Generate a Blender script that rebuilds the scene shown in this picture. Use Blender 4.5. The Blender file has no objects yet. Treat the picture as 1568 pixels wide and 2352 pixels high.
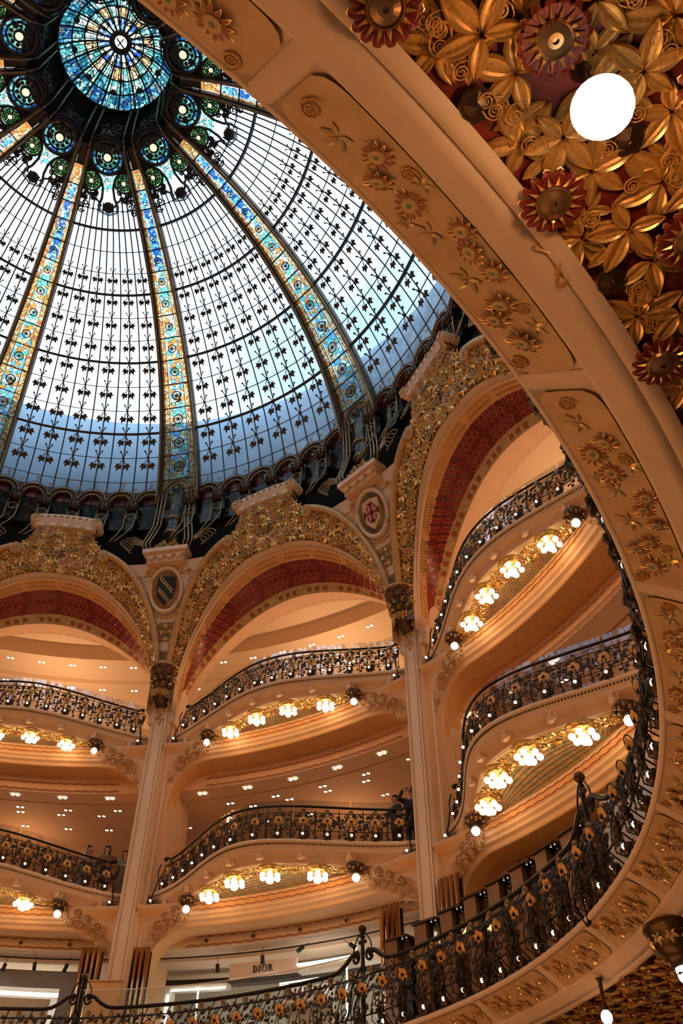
import bpy, math, random
from mathutils import Matrix, Vector
random.seed(7)
S = 1.45                 # metres per layout unit
TH0 = 13.849             # bearing of the first column, degrees clockwise from +y
rad = math.radians
sc = bpy.context.scene
COL = sc.collection

# ------------------------------------------------------------------ camera
def make_camera():
    h, pt, ro, d, f = rad(33.999), rad(44.818), rad(4.114), 9.115, 1974.191
    F = Vector((math.sin(h)*math.cos(pt), math.cos(h)*math.cos(pt), math.sin(pt)))
    R = Vector((math.cos(h), -math.sin(h), 0)); U = R.cross(F)
    c, s = math.cos(ro), math.sin(ro)
    R, U = c*R + s*U, -s*R + c*U
    M = Matrix((R, U, -F)).transposed().to_4x4()
    M.translation = Vector((0, -d*S, 0))
    cd = bpy.data.cameras.new('camera'); co = bpy.data.objects.new('camera', cd)
    COL.objects.link(co); co.matrix_world = M
    cd.sensor_fit = 'VERTICAL'; cd.sensor_height = 36; cd.sensor_width = 24
    cd.lens = f/2352*36
    cd.shift_x = (784-640.307)/2352; cd.shift_y = (1186.834-1176)/2352
    cd.clip_end = 500
    sc.camera = co
make_camera()

# ------------------------------------------------------------------ world, exposure, large lights
vs = sc.view_settings
vs.view_transform = 'Standard'; vs.look = 'None'; vs.gamma = 1; vs.use_curve_mapping = False
vs.exposure = 0.0
cy = sc.cycles
cy.max_bounces = 7; cy.diffuse_bounces = 3; cy.glossy_bounces = 3; cy.transmission_bounces = 4; cy.transparent_max_bounces = 14
cy.caustics_reflective = False; cy.caustics_refractive = False
SKY = 2.3
def make_world():
    w = bpy.data.worlds.new('world'); sc.world = w; w.use_nodes = True
    nt = w.node_tree; n = nt.nodes; l = nt.links; n.clear()
    out = n.new('ShaderNodeOutputWorld'); bg = n.new('ShaderNodeBackground')
    tc = n.new('ShaderNodeTexCoord'); no = n.new('ShaderNodeTexNoise'); cr = n.new('ShaderNodeValToRGB')
    no.inputs['Scale'].default_value = 3.2; no.inputs['Detail'].default_value = 8; no.inputs['Roughness'].default_value = .62
    e = cr.color_ramp.elements
    e[0].position = .38; e[0].color = (.34, .55, .80, 1); e[1].position = .58; e[1].color = (1, 1, 1, 1)
    m = e.new(.47); m.color = (.62, .80, .94, 1)
    bg.inputs['Strength'].default_value = SKY
    l.new(tc.outputs['Generated'], no.inputs['Vector']); l.new(no.outputs['Fac'], cr.inputs['Fac'])
    l.new(cr.outputs['Color'], bg.inputs['Color']); l.new(bg.outputs['Background'], out.inputs['Surface'])
make_world()

def pol(r, a, z):
    return Vector((r*math.sin(rad(a)), r*math.cos(rad(a)), z))
def light(name, pos, power, color=(1, .56, .25), size=.3, kind='POINT', parent=None):
    ld = bpy.data.lights.new(name, kind); ld.energy = power; ld.color = color
    ld.shadow_soft_size = size
    o = bpy.data.objects.new(name, ld); COL.objects.link(o); o.location = Vector(pos)*S
    if parent: o.parent = parent
    return o
WARM = (1, .45, .14)
# added fill lights without fixtures, for the hall from below and the three galleries
for k in range(10):
    a = TH0 + 36*k + 18
    light('ground_floor_fill', pol(3.4, a, -.5), 115, WARM, .5)
    light('gallery_fill', pol(13.6, a, 4.9), 55, (1, .62, .33), .4)
    light('gallery_fill', pol(12.9, a, 8.0), 62, (1, .52, .23), .4)
    light('gallery_fill', pol(12.3, a, 11.4), 290, (1, .58, .28), .4)

# ------------------------------------------------------------------ materials
MATS = {}
def mat(name, col, rough=.6, metal=0., noise=0., nscale=8., col2=None, bump=0., emit=0., spec=.5):
    m = bpy.data.materials.new(name); m.use_nodes = True
    nt = m.node_tree; b = nt.nodes['Principled BSDF']
    b.inputs['Base Color'].default_value = (*col, 1); b.inputs['Roughness'].default_value = rough
    b.inputs['Metallic'].default_value = metal; b.inputs['Specular IOR Level'].default_value = spec
    if emit:
        b.inputs['Emission Color'].default_value = (*col, 1); b.inputs['Emission Strength'].default_value = emit
    if noise or bump:
        tc = nt.nodes.new('ShaderNodeTexCoord'); no = nt.nodes.new('ShaderNodeTexNoise')
        no.inputs['Scale'].default_value = nscale; no.inputs['Detail'].default_value = 6
        nt.links.new(tc.outputs['Object'], no.inputs['Vector'])
        if noise:
            cr = nt.nodes.new('ShaderNodeValToRGB'); e = cr.color_ramp.elements
            c2 = col2 or tuple(c*(1-noise) for c in col)
            e[0].position = .35; e[0].color = (*c2, 1); e[1].position = .65; e[1].color = (*col, 1)
            nt.links.new(no.outputs['Fac'], cr.inputs['Fac']); nt.links.new(cr.outputs['Color'], b.inputs['Base Color'])
        if bump:
            bp = nt.nodes.new('ShaderNodeBump'); bp.inputs['Strength'].default_value = bump; bp.inputs['Distance'].default_value = .02
            nt.links.new(no.outputs['Fac'], bp.inputs['Height']); nt.links.new(bp.outputs['Normal'], b.inputs['Normal'])
    MATS[name] = m
    return m
def stained(name, cols, scale, lead=.05, mixdiff=.25, trans=1.0):
    """coloured leaded glass: voronoi cells, light passes through tinted"""
    m = bpy.data.materials.new(name); m.use_nodes = True
    nt = m.node_tree; n = nt.nodes; l = nt.links; n.clear()
    out = n.new('ShaderNodeOutputMaterial'); tc = n.new('ShaderNodeTexCoord')
    v = n.new('ShaderNodeTexVoronoi'); v.inputs['Scale'].default_value = scale
    ve = n.new('ShaderNodeTexVoronoi'); ve.feature = 'DISTANCE_TO_EDGE'; ve.inputs['Scale'].default_value = scale
    sep = n.new('ShaderNodeSeparateColor'); cr = n.new('ShaderNodeValToRGB'); cr.color_ramp.interpolation = 'CONSTANT'
    e = cr.color_ramp.elements
    for i, c in enumerate(cols):
        el = e[i] if i < 2 else e.new(.99)
        el.position = i/len(cols); el.color = (*c, 1)
    th = n.new('ShaderNodeMath'); th.operation = 'GREATER_THAN'; th.inputs[1].default_value = lead
    mul = n.new('ShaderNodeMix'); mul.data_type = 'RGBA'; mul.blend_type = 'MIX'; mul.inputs[6].default_value = (.01, .008, .006, 1)
    tr = n.new('ShaderNodeBsdfTransparent'); df = n.new('ShaderNodeBsdfTranslucent'); gl = n.new('ShaderNodeBsdfGlossy')
    gl.inputs['Roughness'].default_value = .15
    dd = n.new('ShaderNodeBsdfDiffuse'); ad = n.new('ShaderNodeMixShader'); ad.inputs[0].default_value = .5
    mx = n.new('ShaderNodeMixShader'); mx.inputs[0].default_value = mixdiff
    m2 = n.new('ShaderNodeMixShader'); m2.inputs[0].default_value = .06
    for x in (v, ve): l.new(tc.outputs['Object'], x.inputs['Vector'])
    l.new(v.outputs['Color'], sep.inputs['Color']); l.new(sep.outputs['Red'], cr.inputs['Fac'])
    l.new(ve.outputs['Distance'], th.inputs[0]); l.new(th.outputs[0], mul.inputs[0]); l.new(cr.outputs['Color'], mul.inputs[7])
    for s_ in (tr, df, dd): l.new(mul.outputs[2], s_.inputs['Color'])
    l.new(df.outputs[0], ad.inputs[1]); l.new(dd.outputs[0], ad.inputs[2])
    l.new(tr.outputs[0], mx.inputs[1]); l.new(ad.outputs[0], mx.inputs[2])
    l.new(mx.outputs[0], m2.inputs[1]); l.new(gl.outputs[0], m2.inputs[2]); l.new(m2.outputs[0], out.inputs['Surface'])
    MATS[name] = m
def glassmat(name, tint, diff, gloss, dcol=(.9, .95, 1), rough=.02, fres=1.):
    """thin pane: mostly clear, part frosted, part mirror-like"""
    m = bpy.data.materials.new(name); m.use_nodes = True
    nt = m.node_tree; n = nt.nodes; l = nt.links; n.clear()
    out = n.new('ShaderNodeOutputMaterial'); tr = n.new('ShaderNodeBsdfTransparent'); tr.inputs['Color'].default_value = (*tint, 1)
    df = n.new('ShaderNodeBsdfTranslucent'); df.inputs['Color'].default_value = (*dcol, 1)
    gl = n.new('ShaderNodeBsdfGlossy'); gl.inputs['Roughness'].default_value = rough
    lw = n.new('ShaderNodeFresnel'); lw.inputs['IOR'].default_value = 1.5
    ma = n.new('ShaderNodeMath'); ma.operation = 'MULTIPLY_ADD'; ma.inputs[1].default_value = fres; ma.inputs[2].default_value = gloss
    a = n.new('ShaderNodeMixShader'); a.inputs[0].default_value = diff; b = n.new('ShaderNodeMixShader')
    l.new(tr.outputs[0], a.inputs[1]); l.new(df.outputs[0], a.inputs[2])
    l.new(lw.outputs[0], ma.inputs[0]); l.new(ma.outputs[0], b.inputs[0])
    l.new(a.outputs[0], b.inputs[1]); l.new(gl.outputs[0], b.inputs[2]); l.new(b.outputs[0], out.inputs['Surface'])
    MATS[name] = m
def emitmat(name, col, strength, sample=True):
    m = bpy.data.materials.new(name); m.use_nodes = True
    nt = m.node_tree; n = nt.nodes; n.clear()
    out = n.new('ShaderNodeOutputMaterial'); em = n.new('ShaderNodeEmission')
    em.inputs['Color'].default_value = (*col, 1); em.inputs['Strength'].default_value = strength
    nt.links.new(em.outputs[0], out.inputs['Surface'])
    if not sample: m.cycles.emission_sampling = 'NONE'
    MATS[name] = m

mat('plaster', (.80, .58, .40), .7, noise=.07, nscale=3, bump=.05)
mat('plaster_warm', (.80, .52, .31), .7, noise=.08, nscale=3)
mat('plaster_pink', (.80, .54, .38), .75, noise=.05, nscale=2)
mat('plaster_orange', (.80, .43, .17), .7, noise=.1, nscale=4)
mat('ochre', (.62, .40, .17), .6, noise=.25, nscale=6)
mat('ochre_panel', (.70, .46, .24), .6, noise=.2, nscale=5, col2=(.58, .36, .16))
mat('gold', (.78, .50, .18), .38, .75, noise=.35, nscale=14, col2=(.45, .25, .07))
mat('gold_bright', (.95, .66, .26), .3, .8)
mat('gilt_plaster', (.64, .38, .15), .42, .4, noise=.2, nscale=4)
mat('gold_paint', (.70, .38, .10), .42, .35, noise=.3, nscale=9, col2=(.52, .25, .06))
mat('gold_pale', (.70, .50, .25), .38, .5, noise=.3, nscale=5, col2=(.50, .33, .14))
mat('gold_dark', (.30, .18, .07), .5, .4, noise=.5, nscale=18, col2=(.12, .06, .02))
mat('petal_red', (.42, .10, .03), .5, .1, noise=.3, nscale=12)
mat('deep_red', (.30, .03, .012), .5, .1, noise=.4, nscale=9, col2=(.10, .01, .006))
mat('mosaic_red', (.34, .016, .014), .45, .05, noise=.4, nscale=20, col2=(.16, .006, .008))
mat('mosaic_disc', (.13, .004, .006), .35, .05)
mat('mosaic_ring', (.58, .17, .10), .45, .2)
mat('eye_green', (.20, .22, .13), .6)
mat('flower_heart', (.62, .42, .18), .5, .2, noise=.3, nscale=20)
mat('iron', (.022, .018, .015), .35, .7)
mat('iron_brown', (.10, .055, .028), .42, .6, noise=.5, nscale=18)
mat('iron_dome', (.055, .05, .048), .45, .5)
mat('iron_gilt', (.42, .30, .16), .35, .7, noise=.4, nscale=20, col2=(.16, .10, .05))
mat('iron_leaf', (.13, .085, .045), .45, .5, noise=.5, nscale=25)
mat('bronze', (.35, .20, .09), .3, .8)
mat('bronze_dark', (.10, .055, .025), .35, .7, noise=.4, nscale=14)
mat('brown_mirror', (.20, .11, .06), .25, .4)
mat('bronze_mirror', (.60, .36, .18), .08, 1.)
mat('flower_amber', (.78, .44, .12), .4, .3, noise=.4, nscale=14, col2=(.50, .24, .06))
mat('leaf_dark', (.06, .045, .035), .4, .5, noise=.4, nscale=20)
mat('grey_wall', (.56, .55, .50), .6, noise=.12, nscale=10, bump=.05)
mat('grey_dark', (.20, .19, .19), .6)
mat('white_paint', (.82, .78, .72), .5)
mat('sign_board', (.78, .62, .54), .5)
mat('letter_dark', (.05, .035, .03), .4)
mat('matt_black', (.010, .009, .008), .9, spec=.1)
mat('black', (.012, .012, .012), .4)
mat('backdrop_blue', (.26, .45, .66), .8, noise=.2, nscale=.6)  # colour of the added backdrop that tints the lowest dome panes
mat('line_red', (.34, .09, .03), .6)
mat('floor_stone', (.55, .45, .35), .35, noise=.2, nscale=2)
mat('ceiling_white', (.82, .64, .48), .7)
mat('mosaic_leaf', (.66, .44, .20), .5, noise=.7, nscale=7, col2=(.30, .34, .22))
mat('shield_blue', (.004, .02, .03), .4, .2)
mat('skin', (.55, .32, .22), .6); mat('hair_dark', (.012, .008, .006), .5); mat('hair_brown', (.10, .05, .025), .5)
mat('cloth_black', (.012, .012, .014), .7); mat('cloth_blue', (.25, .32, .42), .8); mat('cloth_brown', (.16, .07, .03), .8)
mat('cloth_red', (.28, .03, .02), .8); mat('cloth_grey', (.25, .22, .20), .8)
stained('glass_blue', [(.05, .22, .75), (.10, .50, .80), (.75, .90, 1.), (.02, .12, .50), (.30, .75, .85)], 9)
stained('glass_teal', [(.02, .18, .24), (.04, .32, .36), (.20, .55, .60), (.01, .10, .20), (.45, .66, .62)], 8, lead=.06)
stained('glass_deep', [(.02, .10, .32), (.04, .28, .42), (.22, .50, .62), (.02, .07, .22), (.30, .30, .22)], 9, lead=.06)
stained('glass_aqua', [(.40, .85, .75), (.80, .95, .95), (.15, .60, .50), (.85, .92, .80)], 7)
stained('glass_orange', [(.85, .38, .08), (.90, .60, .22), (.60, .18, .05), (.95, .72, .45)], 12)
stained('glass_sand', [(.90, .55, .28), (.80, .45, .22), (.95, .70, .45)], 5)
stained('glass_rib', [(.90, .62, .30), (.20, .55, .80), (.85, .90, .85), (.90, .35, .08), (.20, .70, .50), (.95, .85, .60)], 6, lead=.04)
stained('glass_bluepure', [(.05, .16, .85), (.15, .40, .95), (.60, .80, 1.)], 8)
stained('glass_cream', [(.95, .92, .70), (.85, .80, .55)], 3)
stained('glass_green', [(.30, .65, .20), (.75, .90, .55), (.08, .35, .10)], 10)
stained('glass_red', [(.75, .02, .03), (.50, .01, .02), (.85, .06, .05)], 6)
stained('glass_dark', [(.08, .04, .02), (.02, .05, .06), (.30, .17, .05), (.012, .014, .016), (.03, .07, .06), (.01, .01, .01)], 8, lead=.06, mixdiff=.5)
glassmat('dome_glass', (.97, .985, 1.), .22, .0, fres=.08)
glassmat('rail_glass', (.90, .94, .95), .0, .26)
glassmat('shop_glass', (.86, .92, .88), .06, .03)
glassmat('brown_glass', (.55, .42, .32), .15, .08, (.6, .45, .35))
emitmat('globe', (1, .80, .50), 7.)
emitmat('globe_near', (1, .90, .74), 5.)
emitmat('bulb', (1, .78, .50), 6., False)
emitmat('downlight', (1, .84, .62), 14., False)
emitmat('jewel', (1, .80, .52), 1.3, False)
emitmat('led', (1, .95, .85), 6., True)
emitmat('spot_face', (1, .93, .85), 20., False)
def M_(*names): return [MATS[n] for n in names]
# ------------------------------------------------------------------ mesh building helpers
class MB:
    def __init__(s): s.v = []; s.f = []; s.m = []
    def add(s, verts, faces, m=0):
        o = len(s.v); s.v += [tuple(p) for p in verts]
        s.f += [tuple(i+o for i in f) for f in faces]; s.m += [m]*len(faces)
    def grid(s, P, m=0, cu=False, cv=False):
        nu, nv = len(P), len(P[0]); f = []
        for i in range(nu if cu else nu-1):
            for j in range(nv if cv else nv-1):
                a, b = i, (i+1) % nu; c, d = j, (j+1) % nv
                f.append((a*nv+c, b*nv+c, b*nv+d, a*nv+d))
        s.add([p for row in P for p in row], f, m)
    def tube(s, path, r, n=5, m=0, closed=False, up=None):
        path = [Vector(p) for p in path]; N = len(path); rows = []
        ref = Vector(up) if up else None
        for i, p in enumerate(path):
            a = path[(i-1) % N] if (closed or i > 0) else p
            b = path[(i+1) % N] if (closed or i < N-1) else p
            t = (b-a); t = t.normalized() if t.length > 1e-9 else Vector((0, 0, 1))
            if ref is None:
                ref = Vector((0, 0, 1)) if abs(t.z) < .9 else Vector((1, 0, 0))
            x = t.cross(ref)
            if x.length < 1e-6: x = t.cross(Vector((.3, .8, .5)))
            x.normalize(); y = x.cross(t)
            if not up: ref = y
            rr = r[i] if isinstance(r, (list, tuple)) else r
            rows.append([p + rr*(math.cos(2*math.pi*k/n)*x + math.sin(2*math.pi*k/n)*y) for k in range(n)])
        s.grid(rows, m, cu=closed, cv=True)
        if not closed:
            o = len(s.v)-N*n
            s.f += [tuple(o+k for k in range(n)), tuple(o+(N-1)*n+k for k in reversed(range(n)))]; s.m += [m, m]
    def box(s, c, sx, sy, sz, ax=None, m=0):
        c = Vector(c); X, Y, Z = ax or (Vector((1, 0, 0)), Vector((0, 1, 0)), Vector((0, 0, 1)))
        v = [c + X*sx*i/2 + Y*sy*j/2 + Z*sz*k/2 for i in (-1, 1) for j in (-1, 1) for k in (-1, 1)]
        s.add(v, [(0, 1, 3, 2), (4, 6, 7, 5), (0, 4, 5, 1), (2, 3, 7, 6), (0, 2, 6, 4), (1, 5, 7, 3)], m)
    def lathe(s, prof, n=12, m=0, c=(0, 0, 0), ax=None):
        c = Vector(c); X, Y, Z = ax or (Vector((1, 0, 0)), Vector((0, 1, 0)), Vector((0, 0, 1)))
        s.grid([[c + X*(r*math.cos(2*math.pi*k/n)) + Y*(r*math.sin(2*math.pi*k/n)) + Z*z for k in range(n)] for r, z in prof], m, cv=True)
    def ball(s, c, r, m=0, n=8, sq=1.):
        s.lathe([(r*math.sin(math.pi*i/(n-2)), -sq*r*math.cos(math.pi*i/(n-2))) for i in range(n-1)], n, m, c)
    def mesh(s, name, mats, smooth=False):
        me = bpy.data.meshes.new(name)
        me.from_pydata([(p[0]*S, p[1]*S, p[2]*S) for p in s.v], [], s.f)
        for mt in M_(*mats): me.materials.append(mt)
        if len(mats) > 1: me.polygons.foreach_set('material_index', s.m)
        if smooth: me.polygons.foreach_set('use_smooth', [True]*len(s.f))
        me.update()
        return me

I4 = Matrix.Identity(4)
def rotz(deg): return Matrix.Rotation(-rad(deg), 4, 'Z')
FM = {}                       # object -> its matrix in the frame of its thing (layout units)
def sclt(M):
    M = M.copy(); M.translation = M.translation*S
    return M
def tag(o, label=None, cat=None, group=None, kind=None):
    if label: o['label'] = label
    if cat: o['category'] = cat
    if group: o['group'] = group
    if kind: o['kind'] = kind
    return o
def thing(name, ang, base, label, cat=None, group=None, kind=None):
    o = bpy.data.objects.new(name, None); COL.objects.link(o); o.empty_display_size = .2
    T = Matrix.Translation(Vector(base)); FM[o] = T
    o.matrix_basis = sclt(rotz(ang) @ T)
    return tag(o, label, cat, group, kind)
def part(name, me, parent, M=None, label=None, kind=None):
    o = bpy.data.objects.new(name, me); COL.objects.link(o); o.parent = parent
    M = M or I4; FM[o] = M
    o.matrix_basis = sclt(FM[parent].inverted() @ M)
    if label: o['label'] = label
    if kind: o['kind'] = kind
    return o
def solo(name, me, ang, M, label, cat, group=None, kind=None):
    o = bpy.data.objects.new(name, me); COL.objects.link(o)
    FM[o] = M or I4
    o.matrix_basis = sclt(rotz(ang) @ FM[o])
    return tag(o, label, cat, group, kind)
def kids(o):
    return [c for c in ALLKIDS.get(o, [])]
ALLKIDS = {}
def index_kids():
    ALLKIDS.clear()
    for o in COL.objects:
        if o.parent: ALLKIDS.setdefault(o.parent, []).append(o)
def copy_tree(o, parent=None, dang=None, label=None, skip=()):
    c = o.copy(); COL.objects.link(c)
    if parent: c.parent = parent
    if dang is not None: c.matrix_basis = rotz(dang) @ o.matrix_basis
    if label: c['label'] = label
    FM[c] = FM.get(o, I4)
    for ch in ALLKIDS.get(o, []):
        if not ch.name.startswith(skip) if skip else True: copy_tree(ch, c)
    return c
def frame(p, normal, up):
    """local z = normal, local y ~ up"""
    z = Vector(normal).normalized(); y = Vector(up); y = (y - z*y.dot(z))
    y = y.normalized() if y.length > 1e-6 else z.orthogonal().normalized()
    x = y.cross(z)
    M = Matrix((x, y, z)).transposed().to_4x4(); M.translation = Vector(p)
    return M
def spin(M, deg, s=1.):
    return M @ Matrix.Rotation(rad(deg), 4, 'Z') @ Matrix.Scale(s, 4)
def er(a): return Vector((math.sin(rad(a)), math.cos(rad(a)), 0))
def et(a): return Vector((math.cos(rad(a)), -math.sin(rad(a)), 0))
EZ = Vector((0, 0, 1))
def sweep(mb, prof, a0, a1, n, m=0, rf=None, closed=False):
    """profile of (r,z) or (dr,dz) swept round the hall axis; rf(a) -> base radius"""
    rows = []
    for i in range(n+1):
        a = a0 + (a1-a0)*i/n; b = rf(a) if rf else 0.
        rows.append([pol(b+r, a, z) for r, z in prof])
    mb.grid(rows, m, cv=closed)
def spiral(turns, r, n=22, x0=0, y0=0, flip=1, start=0., z=0., shrink=.12):
    out = []
    for i in range(n):
        t = i/(n-1); a = start + flip*2*math.pi*turns*t; q = r*(1-(1-shrink)*t)
        out.append(Vector((x0+q*math.cos(a), y0+q*math.sin(a), z)))
    return out

# ------------------------------------------------------------------ ornament prototypes (local z towards the viewer)
def p_leaf(nl=5, length=1., spread=250, fold=.12, mats=('gold', 'gold_bright'), fine=False, name='leaf', rim=True, wide=.2):
    mb = MB()
    for k in range(nl):
        a = rad(-spread/2 + spread*k/(nl-1)) ; L = length*(1 - .28*abs(k-(nl-1)/2)/((nl-1)/2))
        d = Vector((math.sin(a), math.cos(a), 0)); q = Vector((d.y, -d.x, 0))
        if fine:
            nu, nv = 9, 9; rows = []
            for i in range(nu):
                u = i/(nu-1); w = wide*L*max(.03, math.sin(math.pi*min(1, u**.85))**.8)
                row = []
                for j in range(nv):
                    v = -1+2*j/(nv-1); av = abs(v)
                    h = .03 + .10*L*math.sin(math.pi*u*.9) + (.05*L if av > .7 else 0) - .06*L*(1-av)*(1 if av > .12 else 1.5)
                    if av > .97: h -= .12*L
                    row.append(d*(L*(.05+.95*u)) + q*(w*v) + Vector((0, 0, h*.8)))
                rows.append(row)
            for j in range(nv-1):
                mb.grid([[r[j], r[j+1]] for r in rows], 1 if j in (1, nv-3) else 0)
        else:
            w = wide*L
            P = [d*.04*L, d*L*.35+q*w, d*L*.7+q*w*.75, d*L, d*L*.7-q*w*.75, d*L*.35-q*w]
            c1 = d*L*.35+Vector((0, 0, fold*L)); c2 = d*L*.72+Vector((0, 0, fold*L*.9))
            mb.add(P+[c1, c2], [(0, 6, 1), (1, 6, 7, 2), (2, 7, 3), (3, 7, 4), (4, 7, 6, 5), (5, 6, 0)], 0)
            if rim: mb.m[-1] = 1; mb.m[-2] = 1
    return mb.mesh(name, mats, smooth=fine)
def p_sunflower(n=12, mats=('petal_red', 'gold_bright', 'flower_heart', 'eye_green'), r=1., name='flower', ri=.42):
    mb = MB()
    for k in range(n):
        a = 2*math.pi*k/n; L = r*(1 if k % 2 == 0 else .93); hw = math.pi/n*.92
        def P(rr, t, z): return (rr*math.cos(a+t), rr*math.sin(a+t), z)
        o = [P(ri*r, -hw, .03), P(.72*L, -hw*.75, .10), P(L, 0, .02), P(.72*L, hw*.75, .10), P(ri*r, hw, .03)]
        i = [P(ri*r, -hw*.7, .06), P(.71*L, -hw*.52, .07), P(.92*L, 0, .04), P(.71*L, hw*.52, .07), P(ri*r, hw*.7, .06)]
        mb.add(o+i, [(0, 1, 6, 5), (1, 2, 7, 6), (2, 3, 8, 7), (3, 4, 9, 8)], 1)
        mb.add(i+[P(.68*L, 0, .045)], [(0, 1, 5, 4), (1, 2, 5), (2, 3, 5), (3, 4, 5)][:4], 0)
    mb.lathe([(ri*r*1.05, .02), (ri*r, .12), (ri*r*.72, .17), (ri*r*.36, .14)], 14, 2)
    mb.lathe([(ri*r*.36, .14), (ri*r*.2, .17), (.001, .18)], 8, 3)
    return mb.mesh(name, mats)
def p_rosette(n=15, name='rosette'):
    mb = MB()
    for k in range(n):
        a = 2*math.pi*k/n; hw = math.pi/n
        def P(rr, t, z): return (rr*math.cos(a+t), rr*math.sin(a+t), z)
        o = [P(.50, -hw, .12), P(.84, -hw*.95, .16), P(.97, -hw*.45, .10), P(1.0, 0, .05), P(.97, hw*.45, .10), P(.84, hw*.95, .16), P(.50, hw, .12)]
        mb.add(o+[P(.85, 0, .13)], [(0, 1, 7), (1, 2, 7), (2, 3, 7), (3, 4, 7), (4, 5, 7), (5, 6, 7), (6, 0, 7)], 0)
        mb.add([P(.96, -hw*.6, .06), P(1.03, 0, .02), P(.96, hw*.6, .06), P(.99, 0, -.05)], [(0, 1, 2), (0, 3, 1), (1, 3, 2)], 1)
        g = [P(.53, -hw*.62, .2), P(.53, hw*.62, .2), P(.86, 0, .19), P(.6, 0, .27)]
        mb.add(g, [(0, 3, 2), (3, 1, 2), (0, 1, 3)], 1)
    mb.lathe([(.52, .05), (.52, .22), (.46, .30), (.44, .24), (.20, .33), (.09, .34), (.085, .22), (.001, .22)], 20, 2)
    return mb.mesh(name, ('deep_red', 'gold_bright', 'bronze'))
def p_stud(name='stud'):
    mb = MB(); R = []
    for z, s_, w in ((0, 1.15, .12), (.12, 1., .1), (.12, .8, .06), (.35, .22, 0), (.42, .14, 0), (.36, .05, 0)):
        R.append([Vector((s_*math.cos(t)*q, s_*math.sin(t)*q, z)) for i in range(16) for t in [2*math.pi*i/16+math.pi/4] for q in [1+w*math.cos(12*t)+ .24*abs(math.sin(2*(t-math.pi/4)))**.7*-1+.2]])
    mb.grid(R, 0, cv=True)
    return mb.mesh(name, ('bronze_dark',))
def p_spiral(name='scroll', m='gold_paint', turns=2.2, r=1., th=.13):
    mb = MB()
    mb.tube(spiral(turns, r, 30, z=.1)+[], [th*(1-.5*i/29) for i in range(30)], 6, 0)
    mb.tube([Vector((r*1.0, 0, .1)), Vector((r*.95, -.6*r, .08)), Vector((r*.5, -1.3*r, .04)), Vector((-.2*r, -1.7*r, 0))], [th, th*.9, th*.7, th*.2], 6, 0)
    return mb.mesh(name, (m,), True)
PR = dict(
    soffit_leaf=p_leaf(5, 1., 255, mats=('gold_paint', 'gold_bright'), fine=True, wide=.24),
    soffit_leaf6=p_leaf(6, 1., 290, mats=('gold_paint', 'gold_bright'), fine=True, wide=.24),
    rosette=p_rosette(), stud=p_stud(), scroll=p_spiral(), scroll_pale=p_spiral(m='gold_pale', th=.16),
    flower=p_sunflower(12), flower_big=p_sunflower(14, ri=.36),
    sprig=p_leaf(5, 1., 240, mats=('ochre_panel', 'gold_bright'), wide=.19),
    leaf=p_leaf(5, 1., 260, fold=.16, mats=('gold_pale', 'gold_bright'), wide=.25),
    leaf7=p_leaf(7, 1., 310, fold=.2, mats=('gold_pale', 'gold'), wide=.2),
    leaf_bronze=p_leaf(7, 1., 310, fold=.2, mats=('bronze_dark', 'gold'), wide=.19),
    flower_bronze=p_sunflower(10, mats=('deep_red', 'bronze', 'bronze_dark', 'gold'), ri=.4),
    flower_gold=p_sunflower(10, mats=('gold_pale', 'gold_bright', 'petal_red', 'gold_bright'), ri=.4),
    flower_brown=p_sunflower(12, mats=('petal_red', 'gold', 'ochre', 'deep_red'), ri=.4),
    leaf_cream=p_leaf(5, 1., 240, mats=('plaster_warm', 'ochre'), wide=.2),
)
# ------------------------------------------------------------------ shell of the hall
def ring_struct(name, prof, m, a0=0, a1=360, n=120):
    mb = MB(); sweep(mb, prof, a0, a1, n); o = solo(name, mb.mesh(name, (m,)), TH0, I4, None, None, kind='structure'); return o
ring_struct('floor', [(.001, -1.1), (16.2, -1.1)], 'floor_stone')
ring_struct('floor', [(8.5, 3.06), (16.2, 3.06), (16.2, 2.9)], 'floor_stone')
ring_struct('floor', [(10.25, 6.42), (16.2, 6.42), (16.2, 6.2)], 'floor_stone')
ring_struct('floor', [(10.25, 9.88), (16.2, 9.88), (16.2, 9.7)], 'floor_stone')
ring_struct('ceiling', [(10.84, 6.2), (10.84, 5.68), (11.25, 5.66), (11.27, 5.60), (16.2, 5.60)], 'ceiling_white')
ring_struct('ceiling', [(10.84, 9.7), (10.84, 9.0), (11.28, 8.98), (11.29, 9.03), (11.33, 9.03), (11.34, 8.98), (16.2, 8.98)], 'plaster_pink')
ring_struct('ceiling', [(10.35, 13.75), (11.55, 13.62), (11.56, 13.75), (11.78, 13.75), (11.8, 13.32), (12.46, 13.32), (12.47, 13.42), (12.9, 13.42),
                        (12.92, 13.30), (13.6, 13.30), (13.62, 13.0), (14.2, 13.0), (14.22, 12.7), (16.2, 12.7)], 'ceiling_white')
ring_struct('wall_outer', [(16.1, -1.2), (16.1, 14.9)], 'plaster_warm')
ring_struct('ceiling', [(9.35, 15.0), (16.3, 15.0)], 'grey_dark')
# added blue backdrop outside the dome, curved to grade the lowest panes' light
mb = MB(); sweep(mb, [(9.3, 15.0), (8.98, 16.5), (9.0, 17.4), (9.1, 18.6), (9.35, 19.8), (9.8, 20.9), (10.6, 21.8), (11.8, 22.4), (13.5, 22.7), (14.6, 22.7), (14.6, 15.)], 0, 360, 90)
solo('dome_backdrop', mb.mesh('dome_backdrop', ('backdrop_blue',), True), TH0, I4, None, None, kind='structure')

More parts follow.
